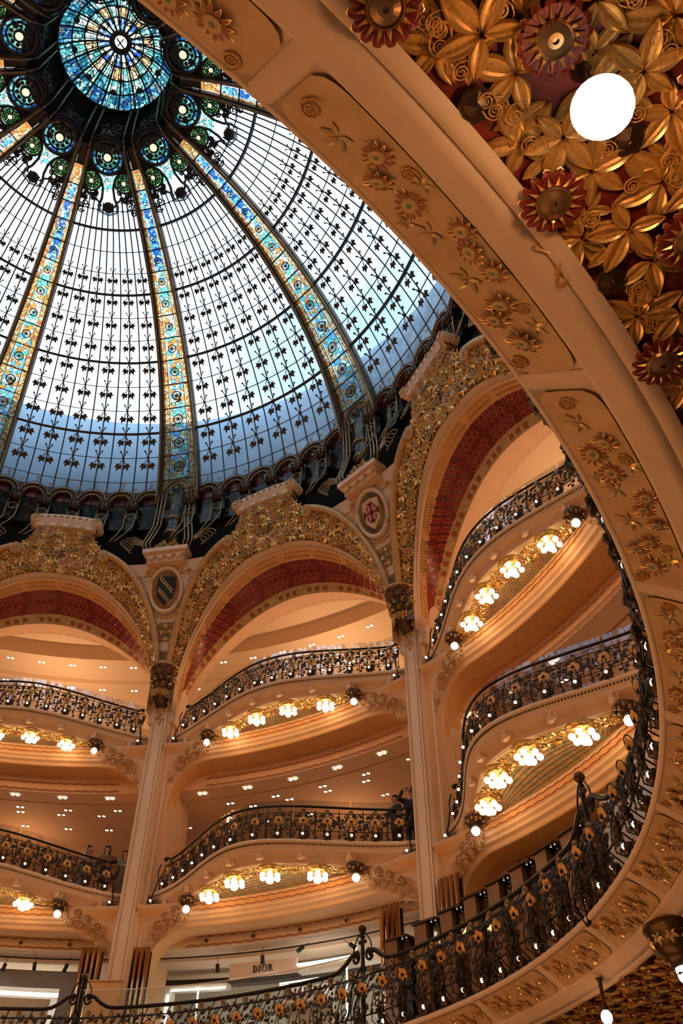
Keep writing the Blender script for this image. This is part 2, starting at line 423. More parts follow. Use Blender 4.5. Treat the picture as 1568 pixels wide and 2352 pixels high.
# ------------------------------------------------------------------ the ring balcony of the first gallery, overhead and all round
ring = thing('ring_balcony', TH0, pol(8.4, 140, 2.73), 'huge cream ring balcony with gold flower panels sweeping overhead and round the hall', 'balcony')
mb = MB()
sweep(mb, [(8.62, 3.12), (8.33, 3.13), (8.287, 3.125), (8.235, 3.118), (8.225, 3.10), (8.175, 3.098), (8.145, 3.08), (8.133, 3.06), (8.138, 3.04),
           (8.152, 3.028), (8.160, 3.025), (8.168, 3.03), (8.418, 2.852), (8.412, 2.835), (8.43, 2.818), (8.47, 2.80), (8.50, 2.772), (8.545, 2.753), (8.552, 2.765),
           (8.56, 2.745), (8.60, 2.735), (8.625, 2.745)], 0, 360, 240)
part('fascia', mb.mesh('fascia', ('plaster',), True), ring)
mb = MB(); sweep(mb, [(8.62, 2.745), (8.625, 2.775), (15.9, 2.775)], 0, 360, 180)
part('soffit', mb.mesh('soffit', ('deep_red',)), ring, label='dark red ceiling ground behind the gold leaves')
mb = MB()
for k in range(360):                     # small leaf teeth under the railing
    a = k; mb.box(pol(8.155, a, 3.075), .05, .02, .035, (et(a), er(a), EZ))
part('bead_row', mb.mesh('bead_row', ('gold_dark',)), ring, kind='stuff')
PB = [80.8, 89.8, 98.8, 106.8, 115.0, 123.2, 131.8, 141.0, 151.8, 163.0, 174.2, 185.4]
def fp(t, s, a0, a1, off=0.):
    """point on the sloping panel field: t along, s across (0 = upper, hall side)"""
    a = a0+(a1-a0)*t; r = 8.165+(8.420-8.165)*s; z = 3.027+(2.848-3.027)*s
    n = (-er(a)*.575 - EZ*.818).normalized()
    return pol(r, a, z)+n*off, n, a
LAYOUT = [('scroll', .055, .12, .022, 20), ('flower', .13, .44, .040, 0), ('flower', .225, .27, .036, 10), ('flower', .27, .56, .036, 20), ('sprig', .37, .34, .050, 200),
          ('scroll', .235, .82, .018, 200), ('sprig', .17, .78, .04, 20), ('flower', .375, .84, .032, 5), ('flower', .45, .74, .032, 30), ('flower', .515, .88, .032, 11),
          ('sprig', .535, .38, .048, 180), ('flower', .63, .5, .037, 8), ('flower', .72, .36, .036, 2), ('flower', .775, .68, .036, 17), ('scroll', .70, .84, .018, 120),
          ('sprig', .66, .86, .038, 20), ('sprig', .86, .40, .050, 190), ('scroll', .945, .42, .024, 180), ('sprig', .58, .16, .036, 90)]
sprite = {'flower': 'flower', 'sprig': 'sprig', 'scroll': 'scroll'}
for k in range(len(PB)-1):
    a0, a1 = PB[k]+.42, PB[k+1]-.42
    mb = MB(); rows = []
    for i in range(51):
        t = i/50; row = []
        e = min(1, min(t, 1-t)/.09); e = 1-(1-e)**2.
        for j in range(7):
            s = .5+(.47+.03*0)*(2*j/6-1)*(.62+.38*math.sqrt(max(0, e)))
            dep = .004*math.sin(math.pi*j/6)
            row.append(fp(t, s, a0, a1, .012-dep)[0])
        rows.append(row)
    mb.grid(rows)
    pn = part('panel', mb.mesh('panel', ('ochre_panel',), True), ring, label='ochre field with gold sunflowers and leaves')
    for nm, t, s, sz, rot in LAYOUT:
        p, n, a = fp(t, s*.86+.07, a0, a1, .020 if nm == 'flower' else .014)
        M = spin(frame(p, n, er(a)), rot+random.uniform(-12, 12), sz*random.uniform(.93, 1.07)*{'flower': 2.05, 'sprig': 1.75, 'scroll': 1.6}[nm])
        if nm == 'flower':      # heads lean this way and that
            M = M @ Matrix.Rotation(rad(random.uniform(-14, 14)), 4, 'X') @ Matrix.Rotation(rad(random.uniform(-14, 14)), 4, 'Y')
        part(nm, PR[sprite[nm]], pn, M)
    # plain strip between two panels
    am = PB[k+1]; mb = MB(); rows = []
    for i in range(5):
        a = am-.36+.72*i/4
        rows.append([fp((a-a0)/(a1-a0), s, a0, a1, .014-(.012 if i in (0, 4) else 0))[0] for s in (0, .25, .5, .75, 1.)])
    mb.grid(rows); part('panel_divider', mb.mesh('panel_divider', ('plaster',), True), ring)
# gold leaf work of the soffit
ZS = 2.765
far = MB()
def soff(name, me, r, a, rot, sz, z=ZS):
    return part(name, PR[me], ring, spin(frame(pol(r, a, z), -EZ, er(a)), rot, sz))
lite = p_leaf(5, 1., 255, mats=('gold_paint', 'gold_bright'))
def bake(me, M, mb):
    mb.add([M @ (Vector(v.co)/S) for v in me.vertices], [tuple(p.vertices) for p in me.polygons])
    for q, p in enumerate(me.polygons): mb.m[len(mb.m)-len(me.polygons)+q] = p.material_index
near_leaf = 0
for row in range(6):
    r0 = 8.672+.268*row
    for h in range(-2, 32):
        a = 162.55-2.65*h + (0 if row % 2 == 0 else -2.65*0)
        is_ros = (h+row) % 2 == 0
        dens = 8.67/r0
        near = a > 147.5 and row < 4
        if row < 5 and (a > 100 or row < 3):
            if is_ros: soff('rosette', 'rosette', r0, a, random.uniform(0, 360), .108, ZS-.045)
            else: soff('stud', 'stud', r0, a, 0, .046, ZS-.02)
        spots = [(r0+random.uniform(.0, .03), a-1.32, .175), (r0+.135, a-.1, .165), (r0+.130, a-1.72, .16), (r0+.06, a-.85, .10), (r0+.06, a-1.9, .10)]
        for q, (rr, aa, sz) in enumerate(spots):
            rot = random.uniform(0, 360); sz *= random.uniform(.92, 1.12)
            zz = ZS-.012*(q % 3)
            if near:
                near_leaf += 1
                soff('leaf', 'soffit_leaf' if (h+q) % 3 else 'soffit_leaf6', rr, aa, rot, sz, zz)
            elif a > 86:
                bake(lite, spin(frame(pol(rr, aa, zz), -EZ, er(aa)), rot, sz), far)
        if near and row < 3:
            for q in range(4):
                soff('scroll', 'scroll', max(8.70, r0+random.choice((-.06, .06))), a+random.uniform(-.9, .9) if not is_ros else a+random.choice((-1, 1))*random.uniform(.9, 1.3), random.uniform(0, 360), .026, ZS-.028)
part('leaf_work', far.mesh('leaf_work', ('gold_paint', 'gold_bright')), ring, kind='stuff')
for q in range(16):      # curled gold edging along the soffit's rim
    a = 147.5+1.1*q; soff('scroll', 'scroll', 8.715, a, 90, .028, ZS-.02)

# lamps of the soffit
def globe_lamp(r, a, z, rad_, label, long=1., watt=22):
    t = thing('globe_lamp', TH0, pol(r, a, 2.76), label, 'lamp', 'globe lamps under the ring balcony')
    mb = MB(); mb.lathe([(.001, 2.77), (.03, 2.77), (.032, 2.755), (.02, 2.74), (.012, z+rad_*long+.05), (.03, z+rad_*long+.03), (.035, z+rad_*long-.01)], 12, 0, pol(r, a, 0))
    part('stem', mb.mesh('stem', ('bronze_dark',), True), t)
    mb = MB(); n = 14
    mb.lathe([(rad_*math.sin(math.pi*i/n), z-rad_*long*math.cos(math.pi*i/n)) for i in range(n+1)], 24, 0, pol(r, a, 0))
    part('globe', mb.mesh('globe', ('globe_near',), True), t)
    lo = light('globe_light', (0, 0, 0), watt, WARM, .09); lo.parent = t
    lo.matrix_basis = sclt(FM[t].inverted() @ Matrix.Translation(pol(r, a, z-rad_-.03)))
globe_lamp(8.943, 158.95, 2.47, .083, 'big round white globe lamp glowing among gold leaves at the top right')
globe_lamp(8.46, 103.1, 2.44, .05, 'small egg-shaped globe lamp under the far ring balcony at the bottom edge', 1.25, 6)
for a in (195, 231, 267, 303, 339): globe_lamp(8.95, a, 2.32, .08, 'globe lamp under the ring balcony outside the picture')
# bronze bowl lamp
t = thing('bowl_lamp', TH0, pol(8.62, 112.3, 2.7), 'ornate dark bronze bowl lamp with white glass tip near the lower right corner', 'lamp')
c = pol(8.62, 112.3, 0)
mb = MB(); mb.lathe([(.001, 2.77), (.27, 2.77), (.28, 2.74), (.26, 2.72), (.25, 2.66), (.21, 2.58), (.16, 2.54), (.165, 2.52), (.13, 2.47), (.10, 2.45)], 28, 0, c)
bw = part('bowl', mb.mesh('bowl', ('bronze_dark',), True), t)
for k in range(12):
    an = 2*math.pi*k/12; d = Vector((math.cos(an), math.sin(an), 0)); part('leaf', PR['leaf'], bw, spin(frame(c+d*.245+EZ*2.64, d-EZ*.5, EZ), 180, .075))
mb = MB(); mb.lathe([(.10, 2.45), (.098, 2.42), (.085, 2.37), (.05, 2.325), (.001, 2.315)], 20, 0, c); part('glass_tip', mb.mesh('glass_tip', ('globe_near',), True), t)
mb = MB(); mb.lathe([(.101, 2.405), (.102, 2.400), (.101, 2.395)], 20, 0, c)
for k in range(6): mb.ball(c+Vector((math.cos(k*1.05)*.1, math.sin(k*1.05)*.1, 2.4)), .012, 0, 6)
part('wire_band', mb.mesh('wire_band', ('black',)), t)

# ------------------------------------------------------------------ wrought-iron railing module (x tangent, y towards the hall, z up)
def flower_amber(r, name='flower'):
    mb = MB()
    for k in range(5):
        a = 2*math.pi*k/5+.3; c = Vector((.55*math.cos(a), 0, .55*math.sin(a)))
        pts = [c+Vector((.46*math.cos(t), .10-.06*((i % 2)), .46*math.sin(t))) for i in range(8) for t in [2*math.pi*i/8]]
        mb.add([p*r for p in pts]+[(c+Vector((0, .22, 0)))*r], [(i, (i+1) % 8, 8) for i in range(8)], 0)
    mb.lathe([(.001, .4), (.16, .36), (.28, .2)], 8, 1, (0, 0, 0), (Vector((1, 0, 0))*r, Vector((0, 0, 1))*r, Vector((0, 1, 0))*r))
    mb.tube([Vector((1.12*math.cos(t), .0, 1.12*math.sin(t)))*r for t in [2*math.pi*i/14 for i in range(14)]], .07*r, 4, 2, closed=True)
    return mb.mesh(name, ('flower_amber', 'iron', 'iron_brown'))
def rail_module(w, h, prof, seed, ring_=False):
    """prof(v) -> (y, z) for v in 0..1"""
    rn = random.Random(seed); mb = MB()
    def P(x, v, d=0.):
        y, z = prof(v); return Vector((x*w/2, y+d, z))
    th = .009 if ring_ else .0085
    for sx in (-1, 1):
        mb.tube([P(sx*1., v/6) for v in range(7)], th*.8, 4, 0)
        # upper C scrolls
        for cx, cv, rr, fl in ((.42, .80, .30, 1), (.42, .34, .36, -1), (.72, .58, .22, 1), (.2, .18, .2, 1)):
            pts = []
            for i in range(13):
                t = i/12; a = fl*(math.pi*.5+t*math.pi*2.3); q = rr*(1-.7*t)
                pts.append(P(sx*(cx+q*math.cos(a)*.9), min(.99, max(.01, cv+q*math.sin(a)*w/2/h*.9)), .006))
            mb.tube(pts, th, 4, 0)
        mb.tube([P(sx*.12, .02), P(sx*.30, .25, .02), P(sx*.10, .45, .03), P(sx*.28, .70, .02), P(sx*.10, .92)], th, 4, 0)
        for i in range(17 if ring_ else 13):
            x = rn.uniform(.16, 1.)*sx; v = rn.choice((.12, .3, .46, .62, .8))+rn.uniform(-.07, .07)
            r_ = rn.uniform(.10, .17)*w/2*1.3; c = P(x, v, .012); m = rn.choice((1, 1, 2, 1))
            k5 = [c+Vector((r_*math.cos(t)*q, .004, r_*math.sin(t)*q)) for j in range(8) for t in [2*math.pi*j/8+rn.uniform(-.2, .2)] for q in [1 if j % 2 else .72]]
            mb.add(k5+[c+Vector((0, .022, 0)), c+Vector((0, -.006, 0))], [(j, (j+1) % 8, 8) for j in range(8)]+[((j+1) % 8, j, 9) for j in range(8)], m)
    # boss under the handrail
    for i in range(6):
        a = math.pi*i/3; mb.box(P(0, .93, .02)+Vector((.028*math.cos(a), 0, .028*math.sin(a))), .03, .03, .03, m=3)
    # bulb holder
    mb.lathe([(.001, 0), (.055, .0), (.06, .03), (.035, .05)], 10, 2, P(0, .10, .02), (Vector((1, 0, 0)), EZ, Vector((0, 1, 0))))
    for i in range(5):
        a = math.pi*(1+i/4); c = P(0, .08, .03)+Vector((.06*math.cos(a), 0, .06*math.sin(a))); mb.ball(c, .022, 1, 5)
    if ring_:      # hanging iron foliage under the rail
        for i in range(14):
            c = P(rn.uniform(-.5, .5), rn.uniform(.02, .30), rn.uniform(.0, .03)); mb.ball(c, rn.uniform(.022, .042), 1, 5, .8)
        for i in range(6):
            c = P(rn.uniform(-.3, .3), 0, .0)+Vector((0, rn.uniform(.08, .16), -rn.uniform(-.03, .02))); mb.ball(c, rn.uniform(.016, .028), 1, 5, .8)
        mb.tube([P(0, .35, .02), P(.10, .22, .03), P(-.08, .10, .03), P(.02, .02, .02)], [.012, .014, .012, .008], 5, 0)
    return mb.mesh('scroll_panel', ('iron', 'leaf_dark', 'iron_brown', 'iron_gilt')), P
def bulb_mesh(r):
    mb = MB(); mb.ball((0, 0, 0), r, 0, 10); return mb.mesh('bulb', ('bulb',), True)
BULB = bulb_mesh(.022); BULB_RING = bulb_mesh(.026)
# ring railing: belly profile, y measured inwards from r = 8.36
RP = [(0, 0.0, 3.10), (.08, .15, 3.13), (.16, .235, 3.20), (.28, .255, 3.32), (.45, .225, 3.48), (.62, .165, 3.64), (.8, .08, 3.80), (1, -.02, 3.96)]
def rp(v):
    for (v0, y0, z0), (v1, y1, z1) in zip(RP, RP[1:]):
        if v <= v1: q = (v-v0)/(v1-v0); return y0+(y1-y0)*q, z0+(z1-z0)*q
    return RP[-1][1:]
rr_ = thing('iron_railing', TH0, pol(8.36, 100, 3.12), 'black wrought-iron railing with amber flowers and small bulbs along the ring balcony', 'railing')
STEP = 36/13
mods = [rail_module(8.2*rad(STEP), .86, rp, s, True) for s in (1, 2, 3)]
FLR = flower_amber(.088)
for k in range(-2, 46):
    a = 70.5+STEP*.5+STEP*(k-16)
    me, P = mods[k % 3]
    M = frame(pol(8.36, a, 0), -er(a), EZ) @ Matrix.Rotation(rad(-90), 4, 'X') @ Matrix.Rotation(math.pi, 4, 'Z')
    M = Matrix((-et(a), -er(a), EZ)).transposed().to_4x4(); M.translation = pol(8.36, a, 0)
    pn = part('scroll_panel', me, rr_, M)
    p = P(0, .60, .035); part('flower', FLR, pn, M @ Matrix.Translation(p) @ Matrix.Rotation(rad(-22), 4, 'X') @ Matrix.Rotation(rad(random.uniform(0, 360)), 4, 'Y'))
    part('bulb', BULB_RING, pn, M @ Matrix.Translation(P(0, .13, .02)))
FIN = [1.2, 37.2, 73.2, 107.4, 143.4]
for f0, f1 in zip(FIN, FIN[1:]):
    mb = MB(); path = []
    n = 40
    for i in range(n+1):
        a = f0+.75+(f1-f0-1.5)*i/n; e = min(i, n-i)
        dz = {0: .20, 1: .17, 2: .08, 3: .02}.get(e, 0); path.append(pol(8.372, a, 3.985+dz))
    path = [pol(8.372, f0+1.05, 4.17), pol(8.372, f0+.9, 4.12)]+path+[pol(8.372, f1-.9, 4.12), pol(8.372, f1-1.05, 4.17)]
    mb.tube(path, .030, 7); part('handrail', mb.mesh('handrail', ('iron',), True), rr_)
for nm, v, rad_ in (('rail', .84, .012), ('rail', .24, .010), ('rail', .01, .016)):
    mb = MB(); y, z = rp(v); mb.tube([pol(8.36-y, a, z) for a in range(16, 150)], rad_, 5); part(nm, mb.mesh(nm, ('iron',)), rr_)
for f in (37.2, 73.2, 107.4):
    mb = MB(); c = pol(8.36, f, 0); X = et(f)
    mb.lathe([(.03, 3.1), (.03, 3.9), (.045, 3.95), (.03, 4.0), (.025, 4.35), (.04, 4.37), (.02, 4.40), (.02, 4.43)], 8, 0, c)
    mb.ball(c+EZ*4.47, .06, 1, 8); mb.ball(c+EZ*4.30+X*.05, .03, 1, 6); mb.ball(c+EZ*4.30-X*.05, .03, 1, 6)
    for sx in (-1, 1):
        mb.tube([c+X*sx*x+EZ*z for x, z in ((.02, 4.42), (.09, 4.38), (.16, 4.28), (.18, 4.18), (.17, 4.05))], .010, 5, 0)
        mb.tube([c+X*sx*(.13+.06*math.cos(t))+EZ*(4.12+.07*math.sin(t)) for t in [i*.55 for i in range(12)]], .020, 5, 0)
        mb.tube([c-er(f)*y+X*sx*x+EZ*z for x, y, z in ((.04, .02, 3.95), (.10, .12, 3.7), (.04, .22, 3.4), (.10, .26, 3.2), (.02, .2, 3.0))], .016, 5, 0)
    part('finial', mb.mesh('finial', ('iron', 'bronze_dark')), rr_, label='tall scrolled iron post with a knob')
# ------------------------------------------------------------------ arches, columns and bulging balconies of one bay
AC = dict(outer=(17.340, 3.537, 8.687, 0.632, 1.527, 10.95, 9.75), goldin=(16.227, 2.884, 8.917, .868, 2.282, 10.95, 9.85), redup=(16.272, 2.931, 9.349, 1.021, 1.496, 10.7, 10.3),
          redlow=(17.2, 2.651, 9.839, 1.073, 1.698, 10.6, 10.6), goldpink=(17.5, 2.529, 9.963, 1.037, 2.054, 10.5, 10.8), pinkin=(16.756, 2.52, 10.454, 1.009, 1.428, 10.6, 10.9))
def ac(name, t):
    al, h, ra, e, pp, zs, rs = AC[name]; q = max(0, math.sin(t)); c = math.cos(t)
    return pol(rs+(ra-rs)*q**pp, -al*math.copysign(abs(c)**e, c), zs+h*q)
def band(a, b, s, t):
    return ac(a, t).lerp(ac(b, t), s)
def loft(mb, a, b, s0, s1, m, n=88, ns=1, t0=0, t1=math.pi, foot=None, bulge=0., fa=None):
    rows = []
    for i in range(n+1):
        t = t0+(t1-t0)*i/n; row = []
        for j in range(ns+1):
            q = j/ns; p = band(a, b, s0+(s1-s0)*q, t)
            if bulge: p = p + (Vector((0, 0, 12.5))-p).normalized()*bulge*math.sin(math.pi*q)
            row.append(p)
        rows.append(row)
    if foot is not None:
        rows.insert(0, [Vector((p.x, p.y, min(foot, p.z))) for p in rows[0]]); rows.append([Vector((p.x, p.y, min(foot, p.z))) for p in rows[-1]])
    mb.grid(rows, m)
def bnorm(a, b, s, t):
    e = .004; du = band(a, b, s, t+e)-band(a, b, s, t-e); dv = band(a, b, min(1, s+.05), t)-band(a, b, max(0, s-.05), t)
    n = du.cross(dv).normalized(); p = band(a, b, s, t)
    if n.dot(Vector((0, 0, 8))-p) < 0: n = -n
    return p, n, du.normalized()
def make_arch(ang, label):
    T = thing('arch', ang, pol(9.9, 0, 10.8), label, 'arch', 'great arches under the dome')
    mb = MB(); loft(mb, 'outer', 'goldin', 0, 1, 0, foot=10.75, ns=2); part('archivolt', mb.mesh('archivolt', ('gold_dark',)), T, label='dark gilded band carrying the gold leaf relief')
    mb = MB()
    loft(mb, 'goldin', 'redup', 0, .30, 0, foot=10.5, bulge=.02, ns=3); loft(mb, 'goldin', 'redup', .30, .36, 1, foot=10.5); loft(mb, 'goldin', 'redup', .36, .44, 0, foot=10.5, ns=3, bulge=.05)
    loft(mb, 'goldin', 'redup', .44, 1, 1, foot=10.3)
    part('moulding', mb.mesh('moulding', ('plaster', 'plaster_orange'), True), T)
    mb = MB()
    for i in range(150):
        t = math.pi*(i+.5)/150
        if i % 15 in (0, 1, 2): continue
        for s in (.56, .80):
            p, n, d = bnorm('goldin', 'redup', s, t); mb.box(p+n*.004, .018, .06 if s > .7 else .03, .012, (d, n.cross(d), n))
    part('dentils', mb.mesh('dentils', ('bronze',)), T, kind='stuff')
    mb = MB(); loft(mb, 'redup', 'redlow', 0, 1, 0, foot=10.5); part('mosaic_band', mb.mesh('mosaic_band', ('mosaic_red',)), T, label='red mosaic underside of the arch')
    mb = MB()
    for row in range(5):
        s = (row+.5)/5
        n_ = 50
        for i in range(n_):
            t = math.pi*(i+(.5 if row % 2 else 0)+.25)/n_
            if not .06 < t/math.pi < .94: continue
            p, n, d = bnorm('redup', 'redlow', s, t); e = n.cross(d); R_ = .066 if row != 2 else .05
            o = [p+n*.006+d*R_*math.cos(q)+e*R_*math.sin(q) for q in [2*math.pi*k/10 for k in range(10)]]
            i_ = [p+n*.012+d*R_*.80*math.cos(q)+e*R_*.80*math.sin(q) for q in [2*math.pi*k/10 for k in range(10)]]
            mb.add(o+i_, [(k, (k+1) % 10, (k+1) % 10+10, k+10) for k in range(10)], 0 if (row != 2 and i % 5) else 1); mb.add(i_, [tuple(range(10))], 1)
            if row != 2: mb.add([p+n*.014+d*.012*a+e*.012*b for a, b in ((1, 0), (0, 1), (-1, 0), (0, -1))], [(0, 1, 2, 3)], 0)
    part('mosaic_discs', mb.mesh('mosaic_discs', ('mosaic_ring', 'mosaic_disc')), T, kind='stuff')
    mb = MB(); loft(mb, 'redlow', 'goldpink', 0, 1, 0, foot=10.3)
    for i in range(44):
        t = math.pi*(i+.5)/44
        if i % 4 == 3: continue
        p, n, d = bnorm('redlow', 'goldpink', .55, t); mb.box(p+n*.004, .11, .10, .01, (d, n.cross(d), n), 1)
    part('ochre_band', mb.mesh('ochre_band', ('ochre', 'petal_red')), T)
    mb = MB(); loft(mb, 'goldpink', 'pinkin', 0, 1, 0, foot=9.9, ns=2)
    rows = []
    for i in range(41):
        t = math.pi*i/40; p = ac('pinkin', t); q = Vector((p.x, p.y, 0)).normalized(); rows.append([p, p+q*.06, Vector((p.x, p.y, 13.8))+q*.06])
    mb.grid(rows, 0)
    for i in range(40):
        t = math.pi*(i+.5)/40; p, n, d = bnorm('goldpink', 'pinkin', .93, t); mb.ball(p, .014, 1, 5)
    part('inner_soffit', mb.mesh('inner_soffit', ('plaster_pink', 'petal_red')), T)
    # outer roll moulding ending in volutes
    for sx in (0, 1):
        t0, t1 = (0, rad(74)) if sx == 0 else (math.pi, math.pi-rad(74)); path = []
        for i in range(26): path.append(ac('outer', t0+(t1-t0)*i/25)-er(0)*.03)
        path.insert(0, Vector((path[0].x, path[0].y, 10.8)))
        mb = MB(); mb.tube(path, [.035+.055*min(1, i/8) for i in range(len(path))], 8, 0)
        mb.tube([p*1.004+EZ*-.05 for p in path[2:]], .028, 6, 1)
        e = path[-1]; dd = (path[-1]-path[-2]).normalized(); nn = (Vector((0, 0, 12))-e).normalized(); uu = dd.cross(nn)*(1 if sx else -1)
        if uu.z > 0: uu = -uu
        c = e+uu*.09+dd*.02
        mb.tube([c+dd*q.x+uu*q.y+nn*(.02+.05*i/30) for i, q in enumerate(spiral(2.6, .15, 31, flip=1, start=-math.pi/2))], [.045*(1-.55*i/30) for i in range(31)], 6, 0)
        mb.lathe([(.15, 0), (.14, .05), (.001, .06)], 14, 0, c, (dd, uu, nn))
        part('volute_moulding', mb.mesh('volute_moulding', ('gilt_plaster', 'gold_bright'), True), T)
    # leaves of the archivolt
    def leaf_at(p, n, up, sz, k):
        nm = 'flower' if k % 6 == 2 else ('scroll' if k % 7 == 3 else 'leaf')
        key = {'flower': 'flower_gold', 'scroll': 'scroll_pale', 'leaf': 'leaf' if k % 2 else 'leaf7'}[nm]
        sz *= {'flower': .72, 'scroll': .42, 'leaf': 1.}[nm]
        part(nm, PR[key], T, spin(frame(p+n*.02, n, up), random.uniform(0, 360), sz))
    k = 0
    for i in range(50):
        t = math.pi*(.03+.94*i/49); wdt = (ac('outer', t)-ac('goldin', t)).length
        for s in ((.5,) if wdt < .42 else (.3, .72) if wdt < .7 else (.22, .52, .82)):
            p, n, d = bnorm('outer', 'goldin', s+random.uniform(-.04, .04), t+random.uniform(-.01, .01)); k += 1
            leaf_at(p, n, d, .21 if wdt > .42 else .18, k)
    for i in range(14):
        p, n, d = bnorm('outer', 'goldin', (.25, .6, .85)[i % 3], math.pi/2+rad(-6+12*i/13)); k += 1; leaf_at(p, n, d, .2, k)
    # keystone: leafy neck under a small curved cornice
    def kf(u, v):
        al = u*7.6; cc = (abs(al)/17.34)**(1/.632); q = math.sqrt(1-cc*cc); z0_, r0_ = 10.95+3.537*q-.03, 9.75-1.063*q**1.527
        return pol(r0_+(8.50-r0_)*v, al*(1-.38*math.sin(v*math.pi/2)), z0_+(15.02-z0_)*v)
    mb = MB(); mb.grid([[kf(-1+i/6, j/5) for j in range(6)] for i in range(13)]); 
    mb.grid([[kf(-1+i/6, 1), kf(-1+i/6, 1)+er(0)*.4] for i in range(13)]); part('keystone_neck', mb.mesh('keystone_neck', ('ochre',)), T)
    for j in range(5):
        for i in range(10-j):
            u = -1+2*(i+.5)/(10-j); v = .02+.19*j; p = kf(u, v); n = (-er(u*6)-EZ*.25).normalized(); k += 1; leaf_at(p, n, EZ, .17, k)
    mb = MB(); rows = []
    pr = [(.30, 15.40), (-.02, 15.40), (-.05, 15.36), (-.05, 15.20), (.0, 15.14), (.0, 15.08), (.05, 15.02), (.3, 15.0)]
    for i in range(15):
        a = -5.3+10.6*i/14; zz = -.0035*a*a; rows.append([pol(8.46+r, a, z+zz) for r, z in pr])
    mb.grid(rows)
    for a in (-5.3, 5.3):
        c = pol(8.43, a, 15.25-.098); mb.lathe([(.001, .07), (.09, .06), (.13, .03), (.13, -.35)], 14, 0, c, (et(a), EZ, -er(a)))
        mb.tube([c+et(a)*q.x+EZ*q.y-er(a)*.07 for q in spiral(2., .10, 20)], .016, 5, 1)
    for i in range(9):
        a = -4.4+8.8*i/8; mb.tube([pol(8.40, a, 15.28-.0035*a*a)+et(a)*q.x+EZ*q.y for q in spiral(1.2, .05, 10)], .012, 4, 1)
    part('keystone_cornice', mb.mesh('keystone_cornice', ('plaster', 'gold'), True), T)
    for i in range(5):
        a = -4.2+8.4*i/4; mb = MB(); mb.box(pol(8.50, a, 15.05-.0035*a*a-.02), .16, .16, .10, (et(a), er(a), EZ)); part('bracket', mb.mesh('bracket', ('plaster',)), T)
    return T

